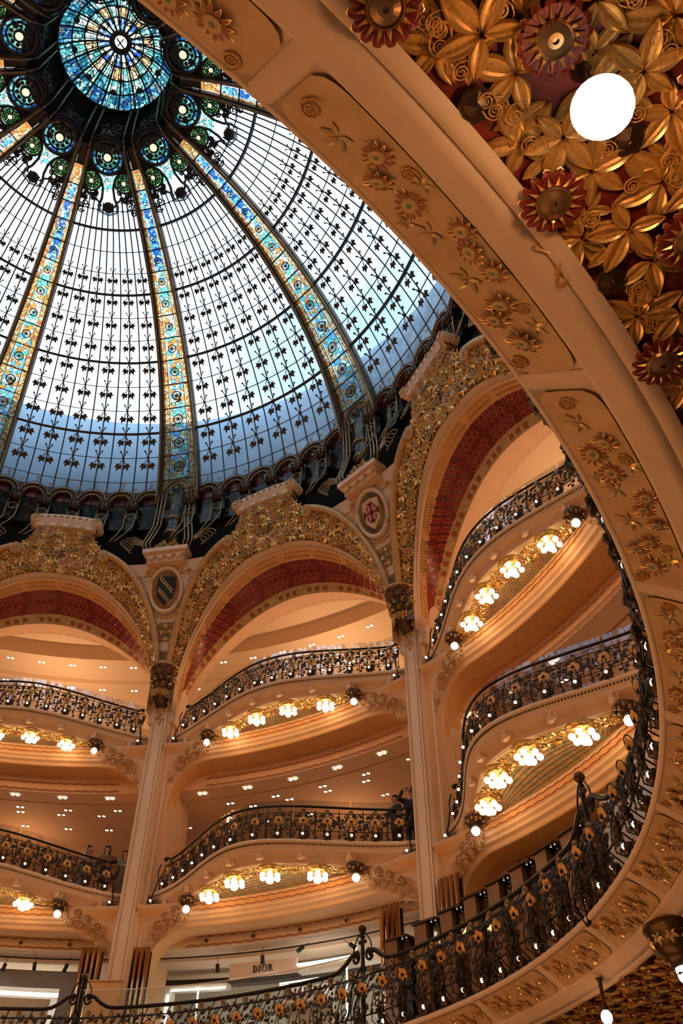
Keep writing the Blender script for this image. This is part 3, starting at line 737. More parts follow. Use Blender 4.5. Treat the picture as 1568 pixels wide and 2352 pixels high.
# ---- column with capital, spandrel and shield (own frame: column on the local +y axis)
def spz(z):
    al, h, ra, e, pp, zs, rs = AC['outer']; q = min(1, max(0, (z-zs)/h)); t = math.asin(q)
    return rs+(ra-rs)*q**pp, 18-al*math.cos(t)**e
def make_column(ang, kind, label):
    T = thing('column', ang, pol(10.1, 0, 3.1), label, 'column', 'tall square columns carrying the arches')
    X, Y = et(0), er(0)
    mb = MB(); mb.box(pol(10.16, 0, 6.95), .33, .32, 7.7, m=0)
    for sx in (-1, 1): mb.box(pol(9.995, 0, 6.95)+X*sx*.105, .012, .012, 7.5, m=1); mb.box(pol(10.0, 0, 6.95)+X*sx*.15, .03, .02, 7.7, m=0)
    part('shaft', mb.mesh('shaft', ('plaster', 'ochre')), T)
    mb = MB()
    for hw, r in ((.215, 10.06), (.25, 10.22), (.29, 10.40), (.33, 10.6)): mb.box(pol(r+.6, 0, 6.5), hw*2, 1.2, 8.6)
    for sx in (-1, 1): mb.tube([pol(10.24, 0, z)+X*sx*.25 for z in (3.1, 10.8)], .03, 6, 1)
    part('pier', mb.mesh('pier', ('plaster_warm', 'plaster')), T)
    mb = MB(); mb.box(pol(10.5, 0, 11.0), .62, .9, 1.4)
    for sx in (-1, 1): mb.box(pol(9.98, 0, 10.78)+X*sx*.14, .09, .12, .14, m=0)
    part('impost', mb.mesh('impost', ('plaster',)), T)
    mb = MB(); rows = []
    for j in range(9):
        v = j/8; z = 10.82+.74*v; R_ = .20+.17*v**.8+.02*math.sin(v*7); rows.append([pol(9.88, 0, z)+X*(R_*math.sin(q)*.86)-Y*(R_*math.cos(q)) for q in [rad(-130+260*i/18) for i in range(19)]])
    rows.insert(0, [pol(10.0, 0, 10.62)+X*(.13*math.sin(q))-Y*(.05*math.cos(q)) for q in [rad(-130+260*i/18) for i in range(19)]])
    mb.grid(rows, 0)
    mb.tube([pol(9.88, 0, 11.56)+X*(.33*math.sin(q))-Y*(.38*math.cos(q)) for q in [rad(-120+240*i/14) for i in range(15)]], .035, 6, 1)
    cp = part('capital', mb.mesh('capital', ('bronze_dark', 'gold'), True), T, label='dark bronze leafy capital')
    for j in range(5):
        for i in range(6):
            q = rad(-80+160*i/5+(14 if j % 2 else 0)); R_ = .25+.13*(j/4)**.8; p = pol(9.88, 0, 10.88+.155*j)+X*(R_*math.sin(q)*.86)-Y*(R_*math.cos(q))
            part('leaf' if j < 3 else 'flower', PR['leaf7' if j < 1 else 'leaf_bronze'] if j < 3 else PR['flower_bronze'], cp, spin(frame(p, X*math.sin(q)-Y*math.cos(q)-EZ*.2, EZ), random.uniform(0, 360), .13 if j < 3 else .10))
    for i, (x, z, s) in enumerate(((0, 10.68, .11), (-.07, 10.58, .09), (.07, 10.56, .09), (0, 10.46, .09), (-.05, 10.36, .07), (.05, 10.34, .07), (0, 10.24, .06))):
        part('leaf', PR['leaf7'], T, spin(frame(pol(9.985, 0, z)+X*x, -Y, EZ), random.uniform(0, 360), s))
    # spandrel surface
    mb = MB(); rows = []
    for i in range(25):
        z = 10.96+(14.12-10.96)*i/24; r, b = spz(z); rows.append([pol(r+.02, -b+2*b*j/8, z) for j in range(9)])
    rows.insert(0, [pol(9.80, -.9+1.8*j/8, 10.9) for j in range(9)])
    mb.grid(rows); sp = part('spandrel', mb.mesh('spandrel', ('plaster',), True), T)
    def on(z, x=0, off=0.):
        r, b = spz(z); up = (spz(z+.05)[0]-spz(z-.05)[0])/.1; n = (-Y-EZ*(-up)*-1).normalized(); n = Vector((0, -1, up)).normalized(); u = Vector((0, up, 1)).normalized()
        return Vector((x, r+.02, z))+n*off, n, u
    for z, hw, hh, cnt in ((12.42, .20, .24, 9), (11.86, .10, .10, 4)):
        p, n, u = on(z, 0, .0); mb = MB(); mb.box(p+n*.004, hw*2, .02, hh*2, (X, n, u)); lp = part('leaf_panel', mb.mesh('leaf_panel', ('gold_dark',)), T)
        for i in range(cnt):
            m_ = int(math.sqrt(cnt)); ix, iz = i % m_, i//m_; p, n, u = on(z-hh*.7+1.4*hh*iz/(m_-1), -hw*.66+1.32*hw*ix/(m_-1), .02)
            part('leaf', PR['leaf' if i % 2 else 'leaf7'], lp, spin(frame(p, n, u), random.uniform(0, 360), hw*.5))
    for i in range(30):          # leaves round the shield
        q = rad(-20+220*i/29); z = 13.46+(.66 if i % 2 else .60)*math.sin(q); x = (.62 if i % 2 else .74)*math.cos(q); r, b = spz(z)
        if abs(x) > r*rad(b)*.97: continue
        p, n, u = on(z, x, .02); part('flower' if i % 4 == 0 else 'leaf', PR['flower_gold' if i % 4 == 0 else 'leaf'], sp, spin(frame(p, n, u), random.uniform(0, 360), .12))
    # oval shield
    C0, N, UU = on(13.43, 0, .05)
    def ov(q, k, off=0): return C0+X*(.44*k*math.sin(q))+UU*(.62*k*math.cos(q))+N*off
    mb = MB(); n_ = 40
    for a, b, m in (((1.0, -.06), (1.0, .06), 0), ((1.0, .06), (.93, .10), 0), ((.93, .10), (.84, .08), 0), ((.84, .08), (.80, .03), 0), ((.80, .03), (.0, .035), 1)):
        mb.grid([[ov(2*math.pi*i/n_, *a), ov(2*math.pi*i/n_, *b)] for i in range(n_)], m, cu=True)
    sh = part('shield', mb.mesh('shield', ('plaster', 'ochre_panel'), True), T)
    for i in range(48):
        q = 2*math.pi*i/48; mb = MB() if i == 0 else mb; mb.box(ov(q, .70, .045), .016, .03, .13, (N.cross((ov(q, .8)-ov(q, .6)).normalized()), N, (ov(q, .8)-ov(q, .6)).normalized()))
    part('sunrays', mb.mesh('sunrays', ('bronze',)), sh)
    mb = MB()
    for i in range(15): q = rad(115+130*i/14); mb.ball(ov(q, 1.10, .0), .034, 0, 6)
    part('bead_row', mb.mesh('bead_row', ('plaster',), True), sh)
    out = [(-.22, .30), (-.06, .33), (.06, .33), (.22, .30), (.245, .05), (.20, -.20), (.0, -.40), (-.20, -.20), (-.245, .05)]
    tl = 8
    def sp2(x, y, off): c_, s_ = math.cos(rad(tl)), math.sin(rad(tl)); return C0+X*(x*c_+y*s_)+UU*(y*c_-x*s_)+N*off
    mb = MB(); mb.add([sp2(x, y, .075) for x, y in out]+[sp2(x, y, .03) for x, y in out], [tuple(range(9))]+[(i, i+9, (i+1) % 9+9, (i+1) % 9) for i in range(9)], 0)
    def rect(x0, y0, x1, y1, w, m, off=.082):
        d = Vector((x1-x0, y1-y0)).normalized(); q = Vector((-d.y, d.x))*w/2
        P4 = [(x0+q.x, y0+q.y), (x0-q.x, y0-q.y), (x1-q.x, y1-q.y), (x1+q.x, y1+q.y)]
        mb.add([sp2(x, y, off) for x, y in P4]+[sp2(x, y, .07) for x, y in P4], [(0, 1, 2, 3)]+[(i, (i+1) % 4, (i+1) % 4+4, i+4) for i in range(4)], m)
    if kind == 'cross':
        for k in range(4):
            a = rad(90*k-12+12); dx, dy = math.sin(a), math.cos(a); rect(0, 0, dx*.22, dy*.24, .07, 1); rect(dx*.19-dy*.08, dy*.20+dx*.08, dx*.19+dy*.08, dy*.20-dx*.08, .05, 1)
            b = a+rad(45); bx, by = math.sin(b)*.15, math.cos(b)*.17; rect(bx-.0, by-.04, bx, by+.04, .05, 1)
        m0 = ('ochre_panel', 'mosaic_red')
    else:
        for o in (0.14, -.17):
            for k in (-.045, .045): rect(-.19, .16+o+k, .20, -.20+o+k, .018, 1)
            for i in range(6):
                f_ = -.4+.16*i; cx, cy = .40*f_, -.36*f_+o-.01; rect(cx-.02, cy-.03, cx+.01, cy+.03, .016, 1); rect(cx-.025, cy+.01, cx+.02, cy-.025, .016, 1)
        m0 = ('shield_blue', 'gold_pale')
    part('coat_of_arms', mb.mesh('coat_of_arms', m0), sh, label='shield with a red cross' if kind == 'cross' else 'dark blue shield with gold key-pattern bands')
    for x, z in ((-.36, .26), (.34, -.36)): part('scroll', PR['scroll_pale'], sh, spin(frame(C0+X*x+UU*z+N*.09, N, UU), random.uniform(0, 360), .06))
    # cornice block above the shield
    mb = MB(); mb.box(pol(8.76, 0, 14.30), 1.16, .42, .12); mb.box(pol(8.80, 0, 14.20), 1.04, .34, .10, m=1); mb.box(pol(8.84, 0, 14.08), .96, .30, .2, m=1)
    part('cornice_block', mb.mesh('cornice_block', ('plaster', 'plaster_warm')), T)
    for i in range(4): mb = MB(); mb.box(pol(8.66, 0, 14.10)+X*(-.36+.24*i), .13, .10, .09); part('bracket', mb.mesh('bracket', ('plaster_warm',)), T)
    for i in range(7): part('leaf', PR['leaf7'], T, spin(frame(pol(8.62, 0, 14.42+.07*(i % 3))+X*(-.27+.09*i), -Y-EZ*.3, EZ), random.uniform(-60, 60), .11))
    return T

# ---- bulging balcony
LV = {3: dict(z=9.976, c=(10.375, 1.326, .62), hz=10.749, h=(10.535, 1.408, .66)), 2: dict(z=6.499, c=(10.418, 1.695, .80), hz=7.201, h=(10.604, 1.842, .722))}
def bulge(c, a):
    return c[0]-c[1]*max(0., .5+.5*math.cos(math.pi*max(-1, min(1, a/18))))**c[2]
CLUSTER = None
def chandelier(T_ang, M, label):
    t = bpy.data.objects.new('chandelier', None); COL.objects.link(t); t.empty_display_size = .1
    FM[t] = I4; t.matrix_basis = sclt(rotz(T_ang) @ M); tag(t, label, 'lamp', 'clustered globe lamps under the balconies')
    global CLUSTER
    if CLUSTER is None:
        a = MB(); a.lathe([(.001, .0), (.21, .0), (.20, -.03), (.15, -.035), (.16, -.055), (.10, -.07), (.06, -.075), (.05, -.10), (.03, -.12)], 18, 0)
        for k in range(12): q = 2*math.pi*k/12; a.ball((.185*math.cos(q), .185*math.sin(q), -.03), .022, 0, 5)
        for k in range(6): q = 2*math.pi*k/6; a.tube([(.05*math.cos(q), .05*math.sin(q), -.08), (.12*math.cos(q), .12*math.sin(q), -.10), (.14*math.cos(q), .14*math.sin(q), -.12)], .012, 5, 0)
        b = MB(); b.ball((0, 0, 0), .048, 0, 12); c = MB(); c.ball((0, 0, 0), .078, 0, 12)
        CLUSTER = (a.mesh('ceiling_rose', ('gold',), True), b.mesh('globe', ('globe',), True), c.mesh('globe', ('globe',), True))
    part('ceiling_rose', CLUSTER[0], t)
    for k in range(6): q = 2*math.pi*k/6; part('globe', CLUSTER[1], t, Matrix.Translation((.15*math.cos(q), .15*math.sin(q), -.15)))
    part('globe', CLUSTER[2], t, Matrix.Translation((0, 0, -.19)))
    lo = light('chandelier_light', (0, 0, 0), 11, (1, .45, .14), .12); lo.parent = t; lo.matrix_basis = sclt(Matrix.Translation((0, 0, -.32)))
    return t
SINGLE = None
def pendant(T_ang, M, label):
    global SINGLE
    if SINGLE is None:
        a = MB(); a.lathe([(.001, .03), (.16, .03), (.17, -.02), (.13, -.06), (.11, -.10), (.05, -.13)], 16, 0)
        for k in range(14): q = 2*math.pi*k/14; a.ball((.15*math.cos(q), .15*math.sin(q), -.03-.03*(k % 2)), .035, 1, 5)
        b = MB(); b.ball((0, 0, -.18), .068, 0, 14); SINGLE = (a.mesh('bronze_cup', ('bronze_dark', 'bronze'), True), b.mesh('globe', ('globe_near',), True))
    t = bpy.data.objects.new('pendant_globe', None); COL.objects.link(t); FM[t] = I4; t.matrix_basis = sclt(rotz(T_ang) @ M)
    tag(t, label, 'lamp', 'single globes at the balcony ends'); part('bronze_cup', SINGLE[0], t); part('globe', SINGLE[1], t)
    return t
BMODS = {}
def make_balcony(ang, lv, label, rlabel, detail=True):
    V = LV[lv]; z0 = V['z']; rf = lambda a: bulge(V['c'], a); E_ = 16.6
    T = thing('balcony', ang, pol(rf(0), 0, z0), label, 'balcony', 'bulging balconies between the columns')
    mb = MB()
    sweep(mb, [(.9, .09), (.14, .09), (-.015, .085), (-.03, .07), (-.03, .03), (0, .02), (0, -.02), (.035, -.035), (.035, -.07)], -E_, E_, 72, 0, rf)
    for i in range(150):
        a = -E_+2*E_*(i+.5)/150; mb.box(pol(rf(a)-.002, a, 0)+EZ*(z0-z0), .016, .02, .028, (et(a), er(a), EZ), 1)
    mb.v = [(x, y, z+z0) for x, y, z in mb.v]
    fa = part('fascia', mb.mesh('fascia', ('plaster', 'bronze_dark'), True), T)
    mb = MB(); sweep(mb, [(.035, -.07), (.01, -.085), (.02, -.105), (.06, -.13), (.12, -.17), (.155, -.225), (.16, -.255), (.15, -.27), (.16, -.285), (.21, -.285)], -E_, E_, 72, 0, rf); mb.v = [(x, y, z+z0) for x, y, z in mb.v]
    part('cove', mb.mesh('cove', ('plaster_warm',), True), T)
    for i in range(8):
        a = -14.2+28.4*i/7; mb = MB(); mb.box(pol(rf(a)+.075, a, z0-.165), .10, .07, .14, (et(a), er(a), EZ)); mb.tube([pol(rf(a)+.06+.04*math.sin(q), a+.0, z0-.17+.07*math.cos(q))+et(a)*.09 for q in [k*.7 for k in range(7)]], .014, 5)
        part('bracket', mb.mesh('bracket', ('plaster_warm',)), T)
    # soffit: leaf band, mosaic field
    zs = z0-.29; mb = MB(); n = 72
    g = lambda a, s: pol(rf(a)+.20+(max(9.99, rf(a)+.22)-rf(a)-.20)*s, a, zs+.02*math.sin(math.pi*s))
    s1 = lambda a: min(1, .42/max(.05, max(9.99, rf(a)+.22)-rf(a)-.20))
    mb.grid([[g(a, 0), g(a, s1(a))] for a in [-E_+2*E_*i/n for i in range(n+1)]], 0)
    part('leaf_band', mb.mesh('leaf_band', ('ochre',)), T)
    mb = MB(); mb.grid([[g(a, s1(a)+(1-s1(a))*j/3) for j in range(4)] for a in [-E_+2*E_*i/n for i in range(n+1)]], 0)
    part('mosaic_field', mb.mesh('mosaic_field', ('mosaic_leaf',)), T)
    mb = MB()                     # fan-shaped tesserae of the mosaic
    for i in range(46):
        for j in range(6):
            a = -9.6+19.2*(i+.5*(j % 2))/46; s = s1(a)+(1-s1(a))*(j+.6)/6.4
            if rf(a) > 9.55: continue
            p = g(a, s)-EZ*.004; q = .038; X, Y = et(a), er(a); fan = [p]+[p+X*q*math.sin(b)-Y*q*math.cos(b)-EZ*.006 for b in [rad(-70+35*k) for k in range(5)]]
            mb.add(fan, [(0, k+1, k+2) for k in range(4)], (i+j) % 3 == 0)
    part('mosaic_fans', mb.mesh('mosaic_fans', ('line_red', 'eye_green')), T, kind='stuff')
    if detail:
        for i in range(25):
            a = -9.9+19.8*i/24
            for s in (.13, .31):
                nm = 'flower' if (i % 8 == 4 and s > .2) else 'leaf'
                part(nm, PR['flower_gold' if nm == 'flower' else 'soffit_leaf' if i % 2 else 'leaf'], T, spin(frame(pol(rf(a)+.20+s+random.uniform(-.02, .02), a+random.uniform(-.2, .2), zs-.005), -EZ, er(a)), random.uniform(0, 360), .115))
    # frieze and opening with rounded corners
    def ze(a):
        x = min(1, max(0, (abs(a)-9.8)/6.6)); return z0-.65-1.0*(1-(1-x**2.7)**(1/2.7))
    def rx(a):
        return .26*min(1, max(0, (abs(a)-11.)/5.4))**1.5
    mb = MB(); rows = []; AA = [-16.95+33.9*i/80 for i in range(81)]
    pf = [(10.5, -.268, 0), (9.99, -.27, 0), (10.0, -.30, 0), (10.0, -.335, 1), (10.0, -.45, 1), (10.03, -.47, 0), (10.03, -.50, 0), (10.08, -.53, 0), (10.10, -.57, 0), (10.16, -.60, 0)]
    for a in AA:
        k = (ze(a)-(z0-.65)); w_ = rx(a); rows.append([pol(r+w_*max(0, min(1, (-dz-.3)/.3)), a, z0+dz+(k*max(0, (-dz-.45)/.2))) for r, dz, _ in pf]+[pol(10.2+w_, a, ze(a)), pol(10.22+w_, a, ze(a)-.012), pol(10.5+w_*.8, a, ze(a)-.012), pol(10.52+w_*.8, a, ze(a)), pol(10.9, a, ze(a)+.05)])
    for i in range(81):
        if i in (0, 80): rows[i] = [Vector((p.x, p.y, p.z-(.8 if q > 9 else 0))) for q, p in enumerate(rows[i])]
    for j in range(len(rows[0])-1): mb.grid([[r[j], r[j+1]] for r in rows], 1 if j == 3 else 0 if j < 10 else 2)
    part('frieze', mb.mesh('frieze', ('plaster_warm', 'plaster_orange', 'plaster_orange'), True), T)
    for j, (r, dz, ph) in enumerate(((9.985, -.345, 0), (9.985, -.44, 1.5), (10.80, -.76 if lv == 3 else -.62, 0), (10.80, -.93 if lv == 3 else -.78, 1.5))):
        mb = MB(); A_ = 10.2 if j < 2 else 12.6
        mb.tube([pol(r, a, z0+dz+.010*math.sin(a*5.2+ph)) for a in [-A_+2*A_*i/140 for i in range(141)]], .0075 if j < 2 else .011, 4)
        part('wavy_line', mb.mesh('wavy_line', ('line_red',)), T)
    mb = MB()
    for i in range(38): a = -15+30*i/37; mb.ball(pol(10.21+rx(a), a, ze(a)+.012), .014, 0, 5)
    for i in range(38): a = -14.6+29.2*i/37; mb.ball(pol(10.51+rx(a)*.8, a, ze(a)), .013, 0, 5)
    part('bead_row', mb.mesh('bead_row', ('line_red',)), T)
    if lv == 2:
        for a in (-10.5, -5.25, 0, 5.25, 10.5):
            mb = MB(); X3 = (et(a), EZ, -er(a)); mb.lathe([(.001, .0), (.030, .0)], 12, 0, pol(10.825, a, z0-.70), X3); mb.lathe([(.030, .0), (.034, .015), (.048, .012), (.052, -.01)], 12, 1, pol(10.825, a, z0-.70), X3)
            part('loudspeaker', mb.mesh('loudspeaker', ('black', 'ochre')), T)
    if detail:
        for sx in (-1, 1):
            for i, (a, dz, s) in enumerate(((10.9, -.42, .085), (11.6, -.56, .08), (12.3, -.40, .09), (12.7, -.60, .08), (13.4, -.48, .085), (13.6, -.68, .07), (14.5, -.56, .08), (14.4, -.78, .065), (15.2, -.72, .065), (15.8, -.9, .06))):
                k = ze(a)-(z0-.65); part('flower', PR['flower_brown'], T, spin(frame(pol((10.0 if dz > -.5 else 10.02)+rx(a)*max(0, min(1, (-dz-.3)/.3)), sx*a, z0+dz+.3*k), -er(sx*a)-EZ*.35, EZ), random.uniform(0, 60), s*1.3))
            for i, (a, dz, s) in enumerate(((11.2, -.50, .12), (12.0, -.48, .12), (13.0, -.53, .12), (13.9, -.58, .12), (14.9, -.62, .11), (15.3, -.85, .10), (14.9, -.95, .09))):
                part('leaf', PR['leaf_cream'], T, spin(frame(pol(10.0+rx(a)*max(0, min(1, (-dz-.3)/.3)), sx*a, z0+dz), -er(sx*a)-EZ*.3, EZ), random.uniform(0, 360), s))
    # railing on the balcony
    Rl = thing('iron_railing', ang, pol(rf(0), 0, z0+.1), rlabel, 'railing', 'iron railings of the bulging balconies')
    hf = lambda a: bulge(V['h'], a); hh = V['hz']-z0
    prof = lambda v: (.03+.10*math.sin(math.pi*min(1, v*1.05))*(1-v)-.06*v, .10+(hh-.13)*v)
    if lv not in BMODS: BMODS[lv] = [rail_module(.40, hh, prof, s) for s in (4, 5, 6)]+[flower_amber(.078 if lv == 3 else .085)]
    # equal steps along the curve
    As = [-15.2+30.4*i/400 for i in range(401)]; Ls = [0]
    for a, b in zip(As, As[1:]): Ls.append(Ls[-1]+(pol(rf(b), b, 0)-pol(rf(a), a, 0)).length)
    def at_len(l):
        for i in range(400):
            if Ls[i+1] >= l: q = (l-Ls[i])/(Ls[i+1]-Ls[i]); return As[i]+(As[i+1]-As[i])*q
        return As[-1]
    N_ = 14
    for k in range(N_):
        a = at_len(Ls[-1]*(k+.5)/N_); p = pol(rf(a)+.08, a, z0); tg = (pol(rf(a+.2), a+.2, 0)-pol(rf(a-.2), a-.2, 0)).normalized()
        M = Matrix((-tg, -Vector((-tg.y, tg.x, 0)), EZ)).transposed().to_4x4(); M.translation = p
        if (M @ Vector((0, 1, 0))-p).dot(er(a)) > 0: M = Matrix((tg, Vector((-tg.y, tg.x, 0))*-1 if Vector((-tg.y, tg.x, 0)).dot(er(a)) > 0 else Vector((-tg.y, tg.x, 0)), EZ)).transposed().to_4x4(); M.translation = p
        me, P = BMODS[lv][k % 3]; M = M @ Matrix.Diagonal((Ls[-1]/N_/.40, 1, 1, 1))
        pn = part('scroll_panel', me, Rl, M)
        part('flower', BMODS[lv][3], pn, M @ Matrix.Translation(P(0, .56, .03)) @ Matrix.Rotation(rad(random.uniform(0, 360)), 4, 'Y'))
        part('bulb', BULB, pn, M @ Matrix.Translation(P(0, .10, .085)))
    mb = MB(); pt = [pol(hf(a), a, V['hz']) for a in [-14.4+28.8*i/60 for i in range(61)]]
    c0, c1 = pt[0], pt[-1]
    pt = [c0-et(-14.4)*.10+EZ*.02, c0-et(-14.4)*.06+EZ*.04]+pt+[c1+et(14.4)*.06+EZ*.04, c1+et(14.4)*.10+EZ*.02]
    mb.tube(pt, .022, 6); mb.ball(pt[0]-EZ*.01, .045, 0, 6); mb.ball(pt[-1]-EZ*.01, .045, 0, 6); part('handrail', mb.mesh('handrail', ('iron',), True), Rl)
    for v in (.9, .26): mb = MB(); mb.tube([pol(rf(a)+.08-prof(v)[0], a, z0+prof(v)[1]) for a in [-15.2+30.4*i/60 for i in range(61)]], .008, 4); part('rail', mb.mesh('rail', ('iron',)), Rl)
    for sx in (-1, 1):
        a = sx*15.6; c = pol(rf(a)-.10, a, 0); X = et(a)*-sx
        mb = MB(); mb.tube([c+X*x+EZ*(z0+z)+er(a)*y for x, y, z in ((.02, .1, .62), (.0, .05, .45), (.05, 0, .28), (.02, -.02, .08), (-.03, -.03, -.08), (.0, -.03, -.18))], .014, 5); mb.ball(c+EZ*(z0-.20)-er(a)*.03, .075, 1, 7); mb.ball(c+EZ*(z0-.28)-er(a)*.03, .05, 1, 6)
        e_ = part('end_scroll', mb.mesh('end_scroll', ('iron', 'leaf_dark')), Rl); part('bulb', BULB, e_, Matrix.Translation(c+EZ*(z0-.17)-er(a)*.12))
    for k in range(6):
        a0, a1 = -15+30*k/6+.08, -15+30*(k+1)/6-.08; mb = MB(); sweep(mb, [(.17, .10), (.17, hh+.17)], a0, a1, 8, 0, rf); mb.v = [(x, y, z+z0) for x, y, z in mb.v]
        part('pane', mb.mesh('pane', ('rail_glass',)), Rl)
    return T, Rl
BN = {-1: 'at the far left outside the picture', 0: 'at the left edge', 1: 'in the middle, between the two columns', 2: 'on the right, past the red-cross column', 3: 'at the far right, behind the ring'}
KIND = {0: 'cross', 1: 'key', 2: 'cross', 3: 'key'}
CL = {0: 'cream column left of the picture', 1: 'cream square column with a dark key-pattern shield above its capital', 2: 'cream square column with a red cross shield above its capital', 3: 'cream column hidden behind the ring balcony'}
cols = {i: make_column(TH0+36*i, KIND[i], CL[i]) for i in (1, 2)}
arch1 = make_arch(TH0+18+36, 'gilded arch with red mosaic underside '+BN[1])
b3, r3 = make_balcony(TH0+54, 3, 'upper cream balcony with lamps beneath '+BN[1], 'dark iron railing with bulbs on the upper balcony '+BN[1])
b2, r2 = make_balcony(TH0+54, 2, 'lower cream balcony with lamps beneath '+BN[1], 'dark iron railing with bulbs on the lower balcony '+BN[1])
index_kids()
for b in (-1, 0, 2, 3):
    sk = () if b in (0, 2) else ('leaf.', 'flower', 'scroll.', 'bracket')
    d_ = 36*(b-1)
    copy_tree(arch1, dang=d_, label='gilded arch with red mosaic underside '+BN[b], skip=sk)
    copy_tree(b3, dang=d_, label='upper cream balcony with lamps beneath '+BN[b], skip=sk)
    copy_tree(b2, dang=d_, label='lower cream balcony with lamps beneath '+BN[b], skip=sk)
    copy_tree(r3, dang=d_, label='dark iron railing with bulbs on the upper balcony '+BN[b])
    copy_tree(r2, dang=d_, label='dark iron railing with bulbs on the lower balcony '+BN[b])
copy_tree(cols[2], dang=-72, label=CL[0]); copy_tree(cols[1], dang=72, label=CL[3])
LN = {3: 'upper', 2: 'lower'}; BS = {-1: 'bay beyond the left edge', 0: 'left bay', 1: 'middle bay', 2: 'right bay', 3: 'bay behind the ring'}
ORD = ['leftmost', 'second', 'third', 'rightmost']
for b in (-1, 0, 1, 2, 3):
    for lv in (2, 3):
        V = LV[lv]
        for k, a in enumerate((-6.8, -2.3, 2.3, 6.8)):
            chandelier(TH0+18+36*b, Matrix.Translation(pol(bulge(V['c'], a)+.36, a, V['z']-.285)), '%s cluster of glowing globes under the %s balcony, %s' % (ORD[k], LN[lv], BS[b]))
        for k, a in enumerate((-10.4, 10.4)):
            pendant(TH0+18+36*b, Matrix.Translation(pol(9.80, a, V['z']-.31)), 'single globe in bronze cup, %s end of the %s balcony, %s' % (('left', 'right')[k], LN[lv], BS[b]))
# ------------------------------------------------------------------ the glass dome
PSI = [(-3, 14.6), (-2, 19.8), (-1, 24.7), (0, 29.4), (3, 43.1), (6, 55.6), (9, 67.1), (11, 73.6), (13, 80.8)]
RW = [(-3, .60), (0, .505), (3, .423), (6, .352), (9, .283), (11, .24), (13, .2)]
def lut(T, m):
    for (a, x), (b, y) in zip(T, T[1:]):
        if m <= b: return x+(y-x)*(m-a)/(b-a)
    return T[-1][1]
def dome(m, a, off=0., tx=0.):
    q = rad(lut(PSI, m)); R_ = 8.654-off
    return pol(.5+R_*math.cos(q), a, 13.968+R_*math.sin(q))+et(a)*tx
def dframe(m, a, off=0.):
    q = rad(lut(PSI, m)); n = -er(a)*math.cos(q)-EZ*math.sin(q); return frame(dome(m, a, off), n, EZ if q < 1.4 else -er(a))
def wa(m):
    r = .5+8.654*math.cos(rad(lut(PSI, m))); return 18-math.degrees(lut(RW, m)/r)
NP = 12
def pa(m, j): return wa(m)*(-1+2*j/NP)
def p_ornament():
    mb = MB()
    for sx in (-1, 1):
        mb.tube([(0, 0, .02), (sx*.03, .07, .02), (sx*.05, .11, .02), (sx*.065, .125, .02)], .010, 4); mb.ball((sx*.06, .125, .02), .022, 0, 6)
        mb.tube([(0, -.03, .02), (sx*.03, -.08, .03), (sx*.06, -.14, .03)], .010, 4)
        c = Vector((sx*.065, -.15, .03)); d0 = -math.pi/2+sx*.38
        for k in range(5):
            a = d0+(-1.5+.75*k); L = (.07, .11, .14, .11, .07)[k]; d = Vector((math.cos(a), math.sin(a), 0)); q = Vector((-d.y, d.x, 0))
            mb.add([c, c+d*L*.5+q*.03+EZ*.0, c+d*L, c+d*L*.5-q*.03, c+d*L*.5+Vector((0, 0, .02))], [(0, 3, 4), (3, 2, 4), (2, 1, 4), (1, 0, 4)], 0)
    mb.ball((0, 0, .02), .028, 0, 6)
    return mb.mesh('leaf_ornament', ('iron_leaf',))
ORN = p_ornament()
def p_medallion(r, big):
    a = MB(); n = 28
    a.tube([(r*math.cos(2*math.pi*i/n), r*math.sin(2*math.pi*i/n), .03) for i in range(n)], .035*r/.3, 5, closed=True)
    a.tube([(.70*r*math.cos(2*math.pi*i/n), .70*r*math.sin(2*math.pi*i/n), .03) for i in range(n)], .018*r/.3, 4, closed=True)
    k = 10 if big else 12
    for i in range(k):
        q = 2*math.pi*i/k; c = Vector((.50*r*math.cos(q), .50*r*math.sin(q), .03)); a.ball(c, .13*r, 0, 6, .5)
        a.tube([(.72*r*math.cos(q), .72*r*math.sin(q), .03), (r*math.cos(q), r*math.sin(q), .03)], .012*r/.3, 4)
    a.lathe([(.34*r, .0), (.34*r, .06), (.24*r, .09), (.22*r, .05)], 14, 0)
    g = MB(); g.lathe([(.99*r, .0), (.70*r, .0)], n, 0); g.lathe([(.70*r, .0), (.3*r, .01)], n, 1)
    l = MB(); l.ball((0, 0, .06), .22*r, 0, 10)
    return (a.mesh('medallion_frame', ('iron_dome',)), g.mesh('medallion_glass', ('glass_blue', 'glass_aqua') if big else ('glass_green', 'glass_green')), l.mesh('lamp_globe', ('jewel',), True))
MB_, MS_ = p_medallion(.43, True), p_medallion(.25, False)
def medallion(T, m, a, P_):
    M = dframe(m, a, .03); f = part('medallion', P_[0], T, M); part('medallion_glass', P_[1], f, M); part('lamp_globe', P_[2], f, M)
